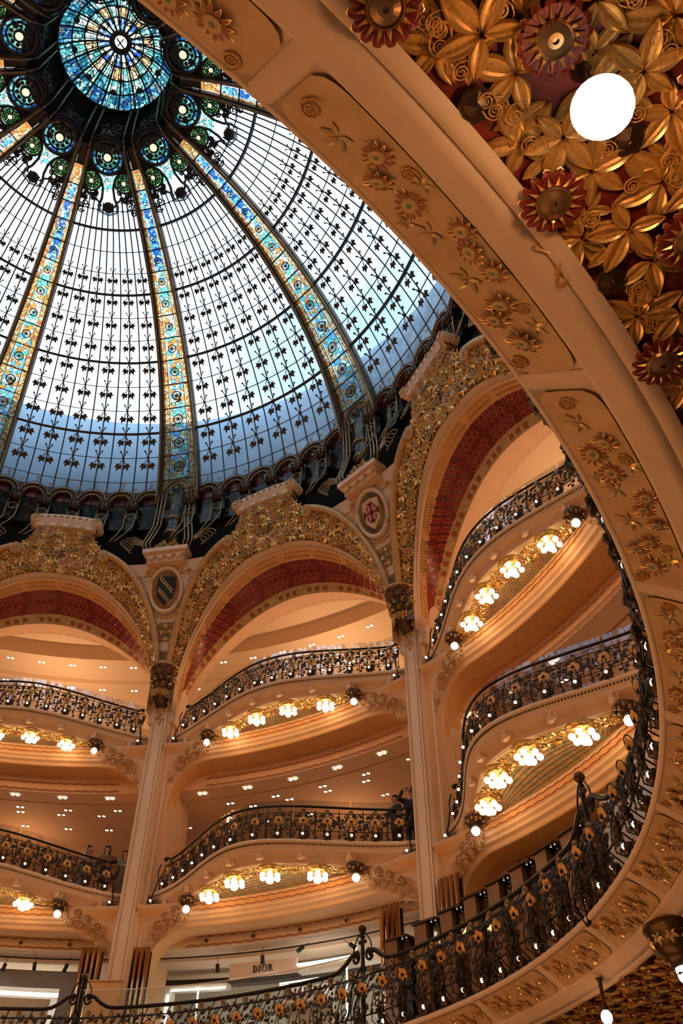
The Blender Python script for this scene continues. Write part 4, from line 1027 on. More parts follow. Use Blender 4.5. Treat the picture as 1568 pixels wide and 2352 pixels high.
def dome_bay(ang, label, full=True):
    T = thing('window_1', ang, dome(-3, 0), label, kind='structure')
    rows_m = list(range(-3, 12))
    if full:
        for m in rows_m[:-1]:
            for j in range(NP):
                if m == 10 and 3 <= j <= 8 and False: continue
                mb = MB(); mb.add([dome(mm, pa(mm, jj)) for mm, jj in ((m, j), (m+.5, j), (m+1, j), (m+1, j+1), (m+.5, j+1), (m, j+1))], [(0, 1, 4, 5), (1, 2, 3, 4)])
                part('pane', mb.mesh('pane', ('dome_glass',)), T)
    else:
        mb = MB(); mb.grid([[dome(m, pa(m, j)) for j in range(NP+1)] for m in rows_m]); part('glazing', mb.mesh('glazing', ('dome_glass',)), T)
    for j in range(1, NP):
        mb = MB(); top = 10.4 if 3 < j < 9 else 10.9
        mb.tube([dome(m, pa(m, j), .02) for m in [-3+(top+3)*i/24 for i in range(25)]], .019, 4); part('glazing_bar', mb.mesh('glazing_bar', ('iron_dome',)), T)
    for m in range(-2, 11):
        mb = MB(); th = .045 if m in (0, 3, 6, 9) else .014
        mb.tube([dome(m, pa(m, NP*i/16), .02+th) for i in range(17)], th, 4)
        if m == 10:
            for j in range(1, NP): mb.ball(dome(m, pa(m, j), .03), .04, 0, 5)
        part('ring_bar', mb.mesh('ring_bar', ('iron_dome',)), T)
    for j in range(1, NP, 2):
        for m in range(-1, 8):
            part('leaf_ornament', ORN, T, dframe(m, pa(m, j), .05) @ Matrix.Scale(1.45-.05*(m+1), 4))
    # ornamental crown of the bay
    mb = MB(); mb.grid([[dome(m, pa(m, j)) for j in range(NP+1)] for m in (11, 11.7, 12.3, 13)]); part('crown_glass', mb.mesh('crown_glass', ('glass_aqua',)), T)
    medallion(T, 12.62, 0, MB_); medallion(T, 11.42, -9.2, MS_); medallion(T, 11.42, 9.2, MS_)
    mb = MB()
    F0 = dframe(12.62, 0, .05); F1 = lambda x, y, z=0.: F0 @ Vector((x, y, z))
    for k, w in ((1., .028), (1.16, .02)):       # keyhole outlines
        for sx in (-1, 1):
            mb.tube([F1(sx*x*k, y, .02) for x, y in ((.0, .50*k), (.25, .43*k), (.44, .22*k), (.50, 0), (.44, -.22), (.30, -.38), (.18, -.55), (.13, -.8), (.16, -1.05), (.24, -1.25), (.22, -1.42), (.0, -1.50))], w, 4)
    mb.lathe([(.16, 0), (.15, .04), (.001, .05)], 12, 0, F1(0, -1.30), (F0.col[0].to_3d(), F0.col[1].to_3d(), F0.col[2].to_3d()))
    rn = random.Random(5)
    for sx in (-1, 1):                             # dark scrollwork at the ribs
        for i in range(60):
            m = rn.uniform(10.5, 12.9); a = sx*wa(m)*rn.uniform(.45, .97); Fq = dframe(m, a, .04)
            if (dome(m, a)-dome(11.42, sx*9.2)).length < .28 or (dome(m, a)-dome(12.62, 0)).length < .48: continue
            s_ = rn.uniform(.05, .10); mb.tube([Fq @ v for v in spiral(1.4, s_, 12, start=rn.uniform(0, 6))], .02, 4)
            mb.ball(Fq @ Vector((0, 0, .01)), s_*.55, 0, 5, .6)
        for m, a, s_ in ((10.2, 10.5, .12), (9.85, 12., .10), (10.1, 13.2, .09)):
            Fq = dframe(m, sx*a, .04); mb.tube([Fq @ v for v in spiral(1.6, s_, 14, flip=sx)], .02, 4)
        mb.tube([dome(m, sx*a, .05) for m, a in ((10.2, 3.0), (10.5, 5.), (10.65, 7.5), (10.75, 9.5), (10.9, 11.5), (11.4, 13.5))], .03, 4)
    mb.grid([[dome(m, wa(m)*(-1+2*j/10), -.01) for j in range(11)] for m in (12.75, 13.)], 0)
    part('fretwork', mb.mesh('fretwork', ('iron_dome',)), T)
    return T
DL = {-1: 'dome bay at the left edge of the picture', 0: 'dome bay between the left and the middle stained ribs', 1: 'dome bay right of the middle stained rib', 2: 'dome bay right of the third stained rib', 3: 'dome bay partly behind the ring balcony at the upper right'}
db = dome_bay(TH0+54, 'clear leaded '+DL[1]); dx = dome_bay(TH0+54+36*3, 'far side dome bay', False)
index_kids()
for b in (-1, 0, 2, 3): copy_tree(db, dang=36*(b-1), label='clear leaded '+DL[b])
for k in range(1, 5): copy_tree(dx, dang=36*k, label='dome bay seen only near the lantern, top of the picture')
# ---- ribs (column frame)
def p_ribrose():
    mb = MB(); n = 20
    mb.tube([(.13*math.cos(2*math.pi*i/n), .13*math.sin(2*math.pi*i/n), .02) for i in range(n)], .016, 4, closed=True)
    for k in range(12): q = 2*math.pi*k/12; mb.tube([(.04*math.cos(q), .04*math.sin(q), .02), (.12*math.cos(q), .12*math.sin(q), .02)], .009, 3)
    mb.lathe([(.045, .01), (.04, .05), (.001, .06)], 8, 1)
    return mb.mesh('rosette', ('iron_dome', 'iron_gilt'))
RIBROSE = p_ribrose()
def make_rib(ang, label):
    T = thing('dome_rib', ang, pol(8.8, 0, 14.9), label, 'dome rib', 'stained glass ribs of the dome')
    ms = [-3+16*i/40 for i in range(41)]
    for sx in (-1, 1):
        mb = MB(); rows = []
        for m in ms:
            w = lut(RW, m); rows.append([dome(m, 0, o, sx*(w+x)) for x, o in ((-.10, -.02), (-.10, .14), (-.06, .19), (.0, .19), (.03, .12), (.03, -.02))])
        mb.grid(rows, 0, cv=True); part('beam', mb.mesh('beam', ('iron_brown',)), T)
        mb = MB(); tp = [dome(m, 0, .21, sx*(lut(RW, m)-.03)) for m in ms if m < 11.6]
        tp += [pol(r, 0, z)+et(0)*sx*x for r, z, x in ((2.3, 22.2, .16), (1.95, 22.3, .14), (1.66, 22.6, .12), (1.58, 23.3, .11), (1.52, 24.05, .10))]
        mb.tube(tp, .035, 5); part('gilt_tube', mb.mesh('gilt_tube', ('iron_gilt',), True), T)
    for i in range(-3, 13):
        mb = MB()
        for x0, x1, m_ in ((-1, -.62, 0), (-.62, -.56, 2), (-.56, .56, 1), (.56, .62, 2), (.62, 1, 0)):
            rows = []
            for q in range(4):
                m = i+q/3; w = lut(RW, m)-(.09 if i < 11 else .04); rows.append([dome(m, 0, .02 if m_ < 2 else .05, w*x0), dome(m, 0, .02 if m_ < 2 else .05, w*x1)])
            mb.grid(rows, m_)
        pn = part('stained_panel', mb.mesh('stained_panel', ('glass_orange' if i < 12 else 'iron_brown', 'glass_rib' if i < 7 else 'glass_blue' if i < 11 else 'glass_orange' if i < 12 else 'iron_dome', 'iron_dome')), T)
        mb = MB(); w = lut(RW, i)-.08; mb.tube([dome(i, 0, .06, -w), dome(i, 0, .06, w)], .02, 4); part('crossbar', mb.mesh('crossbar', ('iron_dome',)), pn)
        if i < 9: part('rosette', RIBROSE, pn, dframe(i+.5, 0, .05) @ Matrix.Scale(1.0*(lut(RW, i)/.505), 4))
    # foot: stained colonnette between gilt tubes
    mb = MB(); c = pol(8.80, 0, 0)
    mb.lathe([(.17, 15.0), (.17, 15.45)], 14, 0, c); mb.lathe([(.18, 15.5), (.18, 16.5)], 14, 0, c)
    mb.lathe([(.20, 15.44), (.22, 15.46), (.22, 15.50), (.19, 15.52)], 14, 1, c); mb.lathe([(.20, 14.95), (.22, 14.98), (.20, 15.02)], 14, 1, c)
    part('colonnette', mb.mesh('colonnette', ('glass_rib', 'iron_gilt'), True), T)
    mb = MB()
    arc = lambda R_, dz, rr: mb.tube([pol(8.62, 0, 16.5+dz+R_*math.sin(q))+et(0)*(R_*math.cos(q)) for q in [math.pi*i/12 for i in range(13)]], rr, 5, 0)
    arc(.36, 0, .03); arc(.22, 0, .02); arc(.42, .02, .014)
    mb.grid([[pol(8.64, 0, 16.5+R_*math.sin(q))+et(0)*(R_*math.cos(q)) for R_ in (.22, .36)] for q in [math.pi*i/12 for i in range(13)]], 1)
    for sx in (-1, 1):
        for x, rr in ((.30, .026), (.40, .03), (.50, .024)):
            mb.tube([pol(r, 0, z)+et(0)*sx*xx for r, z, xx in ((8.64, 16.6, x), (8.68, 15.9, x), (8.72, 15.3, x+.02), (8.66, 14.9, x+.10), (8.60, 14.6, x+.16), (8.64, 14.35, x+.10))], rr, 5, 0)
        for i in range(5):
            mb.tube([pol(r, 0, z)+et(0)*sx*x for r, x, z in ((8.74, .56, 14.50), (8.66, .66, 14.70-.03*i), (8.60, .90, 14.86-.06*i), (8.60, 1.14-.06*i, 14.84-.08*i), (8.60, 1.26-.07*i, 14.74-.08*i), (8.60, 1.25-.07*i, 14.66-.08*i), (8.60, 1.19-.07*i, 14.66-.08*i))], .018, 5, 0)
    part('gilt_frame', mb.mesh('gilt_frame', ('iron_gilt', 'glass_orange'), True), T)
    part('rosette', RIBROSE, T, frame(pol(8.60, 0, 16.5), -er(0), EZ))
    return T
RL = {0: 'stained-glass dome rib running down to the left edge', 1: 'middle stained-glass dome rib, above the key-pattern shield', 2: 'stained-glass dome rib curving to the red cross shield', 3: 'stained-glass dome rib cut off by the ring balcony at upper right'}
r1 = make_rib(TH0+36, RL[1]); index_kids()
for i in (0, 2, 3): copy_tree(r1, dang=36*(i-1), label=RL[i])
OC = {4: 'two', 5: 'twelve', 6: 'eleven', 7: 'ten', 8: 'nine', 9: 'half past seven'}
for i in (4, 5, 6, 7, 8, 9): copy_tree(r1, dang=36*(i-1), label='stained-glass dome rib meeting the lantern at %s o\'clock' % OC[i] if i < 9 else 'stained-glass dome rib meeting the lantern from its lower left', skip=('colonnette', 'gilt_frame'))
# ---- arcade of the drum
def make_arcade(ang, label):
    T = thing('arcade', ang, pol(8.9, 0, 14.0), label, 'arcade', 'dark iron arcades at the foot of the dome')
    mb = MB(); sweep(mb, [(9.3, 16.24), (9.10, 16.22), (9.08, 15.4), (8.98, 15.0), (8.95, 14.4), (9.0, 13.8)], -18, 18, 40); part('base_wall', mb.mesh('base_wall', ('matt_black',)), T)
    mb = MB(); sweep(mb, [(9.3, 16.78), (8.86, 16.72), (8.84, 16.62), (8.95, 16.6)], -18, 18, 40); [sweep(mb, [(9.0, 16.2), (8.92, 16.65)], x0, x0+3.2, 6) for x0 in (-18.2, 15.)]; part('sill', mb.mesh('sill', ('iron_dome',)), T)
    rn = random.Random(9)
    for k in range(6):
        a = -12.75+5.1*k; X, Y = et(a), er(a); c = pol(8.72, a, 16.26); Q = lambda x, z, y=0.: c+X*x+EZ*z+Y*y
        mb = MB(); qs = [math.pi*i/12 for i in range(13)]
        mb.grid([[Q(R_*math.cos(q), R_*math.sin(q), y) for R_, y in ((.24, .14), (.24, 0), (.37, 0), (.37, .14))] for q in qs], 0)
        mb.grid([[Q(.375*math.cos(q), .375*math.sin(q), .06), Q(max(-.39, min(.39, .8*math.cos(q))), max(0, min(.42, .8*math.sin(q))), .06)] for q in qs], 2)
        for R_, rr in ((.24, .016), (.375, .022)): mb.tube([Q(R_*math.cos(q), R_*math.sin(q), -.01) for q in qs], rr, 5, 1)
        ar = part('small_arch', mb.mesh('small_arch', ('iron_brown', 'iron_gilt', 'matt_black'), True), T)
        mb = MB(); mb.tube([Q(x, z, -.02) for x, z in ((-.39, .20), (-.30, .30), (-.15, .40), (-.04, .44), (.0, .52), (.03, .56), (.0, .59), (-.03, .56))], .013, 4, 0); mb.tube([Q(-x, z, -.02) for x, z in ((-.39, .20), (-.30, .30), (-.15, .40), (-.04, .44), (.0, .50))], .013, 4, 0)
        part('finial', mb.mesh('finial', ('iron_gilt',), True), ar); part('leaf', PR['leaf7'], ar, spin(frame(Q(0, .64, -.02), -Y, EZ), 0, .09))
        mb = MB(); mb.add([Q(-.24, -.05, .10), Q(.24, -.05, .10), Q(.24, .0, .10)]+[Q(.24*math.cos(q), .24*math.sin(q), .10) for q in qs]+[Q(-.24, 0, .10)], [tuple(range(17))]); part('red_pane', mb.mesh('pane', ('glass_red',)), T)
        mb = MB(); mb.add([Q(-.26, -.9, .16), Q(.26, -.9, .16), Q(.26, -.05, .12), Q(-.26, -.05, .12)], [(0, 1, 2, 3)]); part('pane', mb.mesh('pane', ('glass_dark',)), T)
        # pillar on the left of each opening
        pa_ = a-2.55; X, Y = et(pa_), er(pa_); c2 = pol(8.68, pa_, 0); W = lambda x, z, y=0.: c2+X*x+EZ*z+Y*y
        mb = MB(); mb.box(W(0, 16.02, .02), .30, .16, .22, (X, Y, EZ), 0)
        for i in range(9): mb.ball(W(-.12+.12*(i % 3), 15.94+.08*(i//3), -.07), .04, 0, 5)
        for x in (-.14, .14): mb.tube([W(x, 15.9), W(x, 15.5), W(x*.9, 15.3, .0), W(x*.8-.05, 15.1, -.05), W(x*.6-.12, 14.85, -.13), W(x*.4-.26, 14.6, -.18)], .020, 5, 1)
        mb.tube([W(.11*math.cos(q), 15.66+.11*math.sin(q), .0) for q in [2*math.pi*i/14 for i in range(14)]], .016, 4, 1, closed=True)
        part('pillar', mb.mesh('pillar', ('iron_brown', 'iron_gilt'), True), T)
        mb = MB(); mb.add([W(-.12, 15.2, .05), W(.12, 15.2, .05), W(.12, 15.88, .05), W(-.12, 15.88, .05)], [(0, 1, 2, 3)]); part('pane', mb.mesh('pane', ('glass_dark',)), T)
        part('leaf', PR['leaf7'], T, spin(frame(W(0, 16.62, -.06), -Y, EZ), 0, .08))
    return T
AL = {0: 'dark iron arcade at the foot of the left dome bay', 1: 'dark iron arcade at the foot of the middle dome bay', 2: 'dark iron arcade with red panes behind the right-hand arch', -1: 'dark iron arcade outside the left edge', 3: 'dark iron arcade hidden by the ring balcony'}
a1 = make_arcade(TH0+54, AL[1]); index_kids()
for b in (-1, 0, 2, 3): copy_tree(a1, dang=36*(b-1), label=AL[b])
for k in range(4, 9):
    mb = MB(); sweep(mb, [(9.3, 16.78), (8.86, 16.72), (8.9, 15.4), (8.95, 14.4), (9.0, 13.8)], -18, 18, 30); solo('wall_drum', mb.mesh('wall_drum', ('iron',)), TH0+18+36*k, I4, None, None, kind='structure')

# ---- lantern at the top
lan = thing('lantern', TH0, (0, 0, 22.4), 'round stained-glass lantern crowning the dome, teal and blue with a dark hub', 'skylight')
mb = MB(); sweep(mb, [(1.90, 22.50), (1.74, 22.50), (1.70, 22.62), (1.70, 22.75), (1.68, 23.15), (1.60, 23.75), (1.56, 24.05), (1.50, 24.08), (1.50, 24.14), (1.60, 24.16), (1.95, 22.52)], 0, 360, 80)
part('neck', mb.mesh('neck', ('matt_black',), True), lan)
for k in range(10):
    mb = MB(); a0 = 36*k+18; sweep(mb, [(1.69, 22.80), (1.655, 23.45)], a0-9, a0+9, 8); part('neck_pane', mb.mesh('pane', ('glass_orange',)), lan)
    mb = MB(); rn = random.Random(k)
    for i in range(46): mb.ball(pol(1.66, a0+rn.uniform(-10, 10), rn.uniform(22.78, 23.48)), rn.uniform(.03, .055), 0, 5)
    part('fretwork', mb.mesh('fretwork', ('iron_dome',)), lan)
    mb = MB(); c = pol(1.56, 36*k, 24.06)
    for i in range(6): q = math.pi*i/3; mb.ball(c+et(36*k)*.07*math.cos(q)+EZ*.07*math.sin(q)-er(36*k)*.02, .045, 0, 5)
    mb.ball(c-er(36*k)*.06, .05, 0, 6); part('boss', mb.mesh('boss', ('iron_brown',)), lan)
LR = [(1.50, 24.12), (1.20, 24.44), (.92, 24.64), (.62, 24.77), (.26, 24.84)]
def lp(v):
    i = min(3, int(v)); q = v-i; (r0, z0), (r1, z1) = LR[i], LR[i+1]; return r0+(r1-r0)*q, z0+(z1-z0)*q
LM = [('glass_teal', 'glass_deep'), ('glass_aqua', 'glass_teal'), ('glass_sand', 'glass_aqua'), ('glass_bluepure', 'glass_cream')]
for row in range(4):
    nseg = 20
    for k in range(nseg):
        a0, a1 = 360*k/nseg, 360*(k+1)/nseg; mb = MB(); rows = []
        for i in range(3):
            r, z = lp(row+i/2*.999); rows.append([pol(r, a0+(a1-a0)*j/2, z) for j in range(3)])
        if row in (2, 3) and k % 2 == 0:       # pointed petals with cream rays between
            mb.grid(rows); 
        else: mb.grid(rows)
        part('pane', mb.mesh('pane', (LM[row][k % 2],)), lan)
for k in range(20):
    mb = MB(); mb.tube([pol(lp(v)[0], 18*k, lp(v)[1]-.02) for v in (0, .5, 1, 1.5, 2, 2.5, 3, 3.5, 3.99)], .026, 4)
    if k % 2: mb.ball(pol(*[lp(2.05)[0], 18*k, lp(2.05)[1]-.03]), .07, 0, 6)
    else: mb.ball(pol(lp(1.1)[0], 18*k+9, lp(1.1)[1]-.02), .09, 0, 6, .5)
    part('glazing_bar', mb.mesh('glazing_bar', ('iron_dome',)), lan)
    mb = MB()
    for o in (-4.5, 4.5): mb.tube([pol(lp(v)[0], 18*k+9+o, lp(v)[1]-.015) for v in (0, .6, 1.2, 2.2, 3.4)], .012, 4)
    part('glazing_bar', mb.mesh('glazing_bar', ('iron_dome',)), lan)
for v in (.0, .99, 2., 3.): mb = MB(); r, z = lp(v); mb.tube([pol(r, 6*i, z-.02) for i in range(60)], .022, 4, closed=True); part('ring_bar', mb.mesh('ring_bar', ('iron_dome',)), lan)
mb = MB(); mb.lathe([(.30, 24.86), (.30, 24.76), (.26, 24.70), (.22, 24.72), (.20, 24.80), (.17, 24.80), (.16, 24.84)], 28); part('hub', mb.mesh('hub', ('iron_brown',), True), lan)
mb = MB(); mb.lathe([(.17, 24.82), (.08, 24.80), (.001, 24.79)], 20); part('hub_glass', mb.mesh('hub_glass', ('dome_glass',)), lan)
mb = MB(); mb.tube([(-.12, -.06, 24.79), (.12, .10, 24.79)], .02, 4); mb.tube([(-.05, .12, 24.79), (.06, -.13, 24.79)], .014, 4); part('hub_bar', mb.mesh('hub_bar', ('iron_dome',)), lan)
# ------------------------------------------------------------------ downlights in the gallery ceilings
def p_down():
    mb = MB()
    for x in (-.055, .055): mb.lathe([(.046, .0), (.046, -.012), (.036, -.014)], 10, 0, (x, 0, 0)); mb.lathe([(.036, -.010), (.001, -.010)], 10, 1, (x, 0, 0))
    return mb.mesh('downlight', ('white_paint', 'downlight'))
DOWN = p_down()
def downs(lst, z, label, grp):
    for r, a in lst: solo('downlight', DOWN, TH0, Matrix.Translation(pol(r, a, z)) @ rotz(a), label, 'downlight', grp)
L2D = [(r, round(18-5.65*3+5.65*k, 1)) for r in (11.02,) for k in range(16) if -2 < 18-5.65*3+5.65*k < 98]
L2D += [(11.6, 18.2), (11.85, 18.1), (11.61, 23.7), (11.86, 22.7), (11.59, 29.5), (11.86, 27.3), (12.59, 18.2), (12.6, 22.9), (12.59, 27.4), (11.52, 59.5), (11.78, 58.7), (11.55, 54.1), (11.78, 54.1), (11.79, 49.5),
        (11.57, 42.9), (11.82, 45.1), (12.56, 36.3), (12.5, 58.9), (11.5, 65), (11.55, 48.4), (12.6, 45), (12.6, 50), (12.6, 13.5), (11.6, 12.8), (11.85, 13.3), (11.55, 84), (11.55, 95), (12.5, 88), (12.5, 93)]
downs(L2D, 8.98, 'twin recessed downlight in the pink ceiling behind a lower balcony', 'downlights of the second gallery')
downs([(12.12, 11.3+3.95*k) for k in range(-2, 22)], 13.32, 'twin recessed downlight in the curved ceiling step under the arches', 'downlights of the top gallery')
downs([(13.2, 10.7+3.9*k) for k in range(-1, 20)], 13.30, 'twin downlight in the second ceiling step of the top gallery', 'rear downlights of the top gallery')
# ------------------------------------------------------------------ track spots of the shop floor
def p_spot():
    a = MB(); a.lathe([(.001, .02), (.038, .02), (.04, -.13), (.036, -.13)], 10, 0); a.tube([(0, 0, .02), (0, .03, .16)], .006, 4)
    b = MB(); b.lathe([(.036, -.125), (.001, -.128)], 10, 0); return a.mesh('spot_body', ('black',), True), b.mesh('lens', ('spot_face',))
SPOT = p_spot()
SL = ['track spotlight at the left edge of the shop ceiling', 'glaring track spotlight left of the dark panel', 'track spotlight just left of the bronze pipes', 'starry bright spotlight left of the DIOR sign', 'black spotlight hanging over the DIOR sign', 'spotlight to the right of the DIOR sign', 'tilted spotlight before the white shop frame', 'spotlight between bronze pipes and red-cross column']
for k, (r, a, tilt) in enumerate(((11.07, 21.8, 15), (10.9, 25.1, 0), (10.96, 28.4, 25), (11.15, 44.2, 0), (10.94, 49.6, 5), (10.77, 54.5, 70), (11.02, 59.0, -55), (10.98, 64.6, 0))):
    M = Matrix.Translation(pol(r, a, 5.46)) @ rotz(a) @ Matrix.Rotation(rad(tilt), 4, 'Y') @ Matrix.Rotation(rad(18), 4, 'X')
    t = bpy.data.objects.new('spotlight', None); COL.objects.link(t); FM[t] = I4; t.matrix_basis = sclt(rotz(TH0) @ M); tag(t, SL[k], 'spotlight', 'track spotlights'); part('spot_body', SPOT[0], t); part('lens', SPOT[1], t)
mb = MB(); mb.tube([pol(11.0, a, 5.58) for a in range(14, 72)], .015, 4); solo('track_rail', mb.mesh('track_rail', ('black',)), TH0, I4, 'thin black lighting track under the shop ceiling', 'track')
# dark shadow gap in the shop ceiling
# ------------------------------------------------------------------ shops of the first gallery
for a in (20, 26, 43, 49, 55, 61): light('shop_fill', pol(11.75, a+TH0, 4.7), 15, (1, .88, .72), .15)  # fill lights added to brighten the shop interiors
def wallseg(mb, r, a0, a1, z0, z1, m=0, th=.04, n=8):
    sweep(mb, [(r, z0), (r, z1), (r+th, z1), (r+th, z0)], a0, a1, n, m, closed=True)
    for a in (a0, a1): mb.add([pol(r, a, z0), pol(r, a, z1), pol(r+th, a, z1), pol(r+th, a, z0)], [(0, 1, 2, 3)], m)
mb = MB(); wallseg(mb, 12.6, 34, 70, 3.06, 5.6); solo('wall_shop', mb.mesh('wall_shop', ('grey_wall',)), TH0, I4, None, None, kind='structure')
mb = MB(); wallseg(mb, 12.2, 70, 112, 3.06, 5.6); solo('wall_shop', mb.mesh('wall_shop', ('plaster_warm',)), TH0, I4, None, None, kind='structure')
mb = MB(); wallseg(mb, 11.75, 36, 70, 5.30, 5.42, th=.2); solo('trim_1', mb.mesh('trim_1', ('black',)), TH0, I4, None, None, kind='structure')
sg = thing('shop_sign', TH0, pol(11.2, 49, 5.22), 'long pale sign board reading DIOR above the glass-fronted shop', 'sign')
mb = MB(); wallseg(mb, 11.2, 45.4, 52.6, 5.22, 5.475, th=.06, n=10); part('board', mb.mesh('board', ('sign_board',)), sg)
def glyph(ch, x, h):
    """serif capital built from thick stems, thin curves and foot serifs (local x right, z up)"""
    mb = MB(); st, tn, w = .20*h, .07*h, .72*h; B = lambda x0, z0, x1, z1: mb.box(((x0+x1)/2+x, 0, (z0+z1)/2), x1-x0, .02, z1-z0)
    if ch in 'DIR':
        s0 = .14*h; B(s0, 0, s0+st, h); B(s0-.10*h, 0, s0+st+.10*h, tn); B(s0-.10*h, h-tn, s0+st+.10*h, h)
    def ringseg(cx, cz, rx, rz, a0, a1, tk):
        n = 16; rows = []
        for i in range(n+1):
            q = rad(a0+(a1-a0)*i/n); th = tn+(tk-tn)*abs(math.cos(q))**1.5
            rows.append([Vector((x+cx+(rx-d)*math.cos(q), y, cz+(rz-min(d, tn*1.2))*math.sin(q))) for d, y in ((0, -.01), (th, -.01), (th, .01), (0, .01))])
        mb.grid(rows, 0, cv=True)
    if ch == 'D': ringseg(.30*h, .5*h, .56*h, .5*h, -90, 90, st)
    if ch == 'O': ringseg(.50*h, .5*h, .50*h, .52*h, 0, 360, st)
    if ch == 'R':
        ringseg(.30*h, .75*h, .38*h, .25*h, -90, 90, st*.9)
        mb.add([(x+a, y, z) for y in (-.01, .01) for a, z in ((.38*h, .52*h), (.60*h, .52*h), (.95*h, 0), (.70*h, 0))], [(0, 1, 2, 3), (4, 7, 6, 5), (0, 4, 5, 1), (1, 5, 6, 2), (2, 6, 7, 3), (3, 7, 4, 0)])
    return mb.mesh('letter', ('letter_dark',))
h_ = .115; xs = -.205
Ms = Matrix((et(49), er(49), EZ)).transposed().to_4x4(); Ms.translation = pol(11.18, 49, 5.285)
for ch, adv in (('D', 1.02), ('I', .62), ('O', 1.12), ('R', 1.)):
    part('letter', glyph(ch, 0, h_), sg, Ms @ Matrix.Translation((xs, 0, 0)), label='letter '+ch); xs += h_*adv
# glass screen in front of the shop
gs = thing('glass_screen', TH0, pol(9.0, 52, 3.06), 'long clear glass screen with pale green top edge before the shop', 'glass screen')
for k in range(5):
    a0, a1 = 35.1+6.8*k, 35.1+6.8*(k+1)-.12; mb = MB(); sweep(mb, [(9.0, 3.12), (9.0, 4.44)], a0, a1, 8); part('pane', mb.mesh('pane', ('shop_glass',)), gs)
    mb = MB(); mb.tube([pol(9.0, a0+(a1-a0)*i/8, 4.445) for i in range(9)], .008, 4); part('edge', mb.mesh('edge', ('white_paint',)), gs)
# lit white shop frame, shelves, bottles and cartons behind the glass
fr = thing('display_unit', TH0, pol(10.9, 44, 3.06), 'lit white display frame and canopy left of the DIOR sign', 'display')
mb = MB(); wallseg(mb, 10.9, 39.6, 46., 4.98, 5.06, th=.2); wallseg(mb, 10.9, 39.4, 40.0, 3.06, 5.06, th=.25); part('frame', mb.mesh('frame', ('white_paint',)), fr)
for a0, a1, z0, z1 in ((40.1, 46., 4.955, 4.975), (39.75, 39.9, 3.2, 4.9), (43.0, 43.12, 3.2, 5.0), (41.7, 41.8, 3.6, 4.4)):
    mb = MB(); wallseg(mb, 10.87, a0, a1, z0, z1, th=.02); part('light_strip', mb.mesh('light_strip', ('led',)), fr)
fr = thing('display_unit', TH0, pol(11.0, 60, 3.06), 'lit white display frame to the right of the DIOR sign', 'display')
mb = MB(); wallseg(mb, 11.2, 52.7, 66.5, 5.20, 5.32, th=.2); wallseg(mb, 10.9, 65.2, 66.2, 3.06, 5.25, th=.25); part('frame', mb.mesh('frame', ('white_paint',)), fr)
for a0, a1, z0, z1 in ((52.7, 58.5, 5.32, 5.345), (65.3, 65.6, 3.4, 5.15), (63.4, 63.55, 3.9, 5.1), (59.0, 59.1, 4.2, 5.1)):
    mb = MB(); wallseg(mb, 10.87 if z1 < 5.2 else 11.18, a0, a1, z0, z1, th=.02); part('light_strip', mb.mesh('light_strip', ('led',)), fr)
mb = MB(); mb.lathe([(.001, .03), (.14, .03), (.14, -.03), (.001, -.03)], 16, 0, (0, 0, 0), (et(63.5), EZ, er(63.5))); part('disc', mb.mesh('disc', ('bronze_dark',)), fr, Matrix.Translation(pol(10.8, 63.5, 4.15)))
sf = thing('perfume_shelf', TH0, pol(10.5, 55, 3.06), 'white lit shelf with a row of perfume bottles behind the glass', 'shelf')
mb = MB(); wallseg(mb, 10.5, 53.0, 58.0, 4.48, 4.55, th=.3); wallseg(mb, 10.75, 53., 58., 3.06, 4.8, th=.05); part('shelf_body', mb.mesh('shelf_body', ('white_paint',)), sf)
for z in (4.80, 4.76): mb = MB(); wallseg(mb, 10.49, 53., 58., z, z+.02, th=.02); part('light_strip', mb.mesh('light_strip', ('led',)), sf)
def p_bottle():
    mb = MB(); mb.box((0, 0, .05), .06, .04, .10, m=0); mb.box((0, 0, .115), .025, .025, .03, m=1); mb.box((0, 0, .145), .035, .035, .04, m=1); return mb.mesh('perfume_bottle', ('brown_glass', 'black'))
BOT = p_bottle()
for k in range(8): solo('perfume_bottle', BOT, TH0, Matrix.Translation(pol(10.55, 53.5+.54*k, 4.55)) @ rotz(53.5+.54*k), 'small dark-capped perfume bottle in the row on the lit shelf', 'bottle', 'perfume bottles on the lit shelf')
for k, (a, z, w, h, lb) in enumerate(((37.6, 3.55, .34, .14, 'stepped white carton low behind the glass screen'), (38.9, 3.52, .22, .12, 'plain white carton right of the stepped one'), (40.2, 3.56, .16, .2, 'grey upright carton behind the glass screen'), (41.0, 3.56, .14, .19, 'narrow grey carton beside the upright one'))):
    mb = MB(); mb.box((0, 0, h/2), w, .12, h); mb.box((0, .0, h+.015), w*.8, .1, .03); mb.box((-w*.3, -.062, h*.4), w*.2, .01, h*.3, m=1); solo('carton', mb.mesh('carton', ('white_paint', 'letter_dark')), TH0, Matrix.Translation(pol(9.3, a, 3.72+.0*z)) @ rotz(a), lb, 'carton', 'cartons behind the glass screen')
mb = MB(); wallseg(mb, 9.25, 35.5, 47, 3.06, 3.72, th=.35); solo('shop_counter', mb.mesh('shop_counter', ('white_paint',)), TH0, I4, 'low white counter behind the glass screen', 'counter')
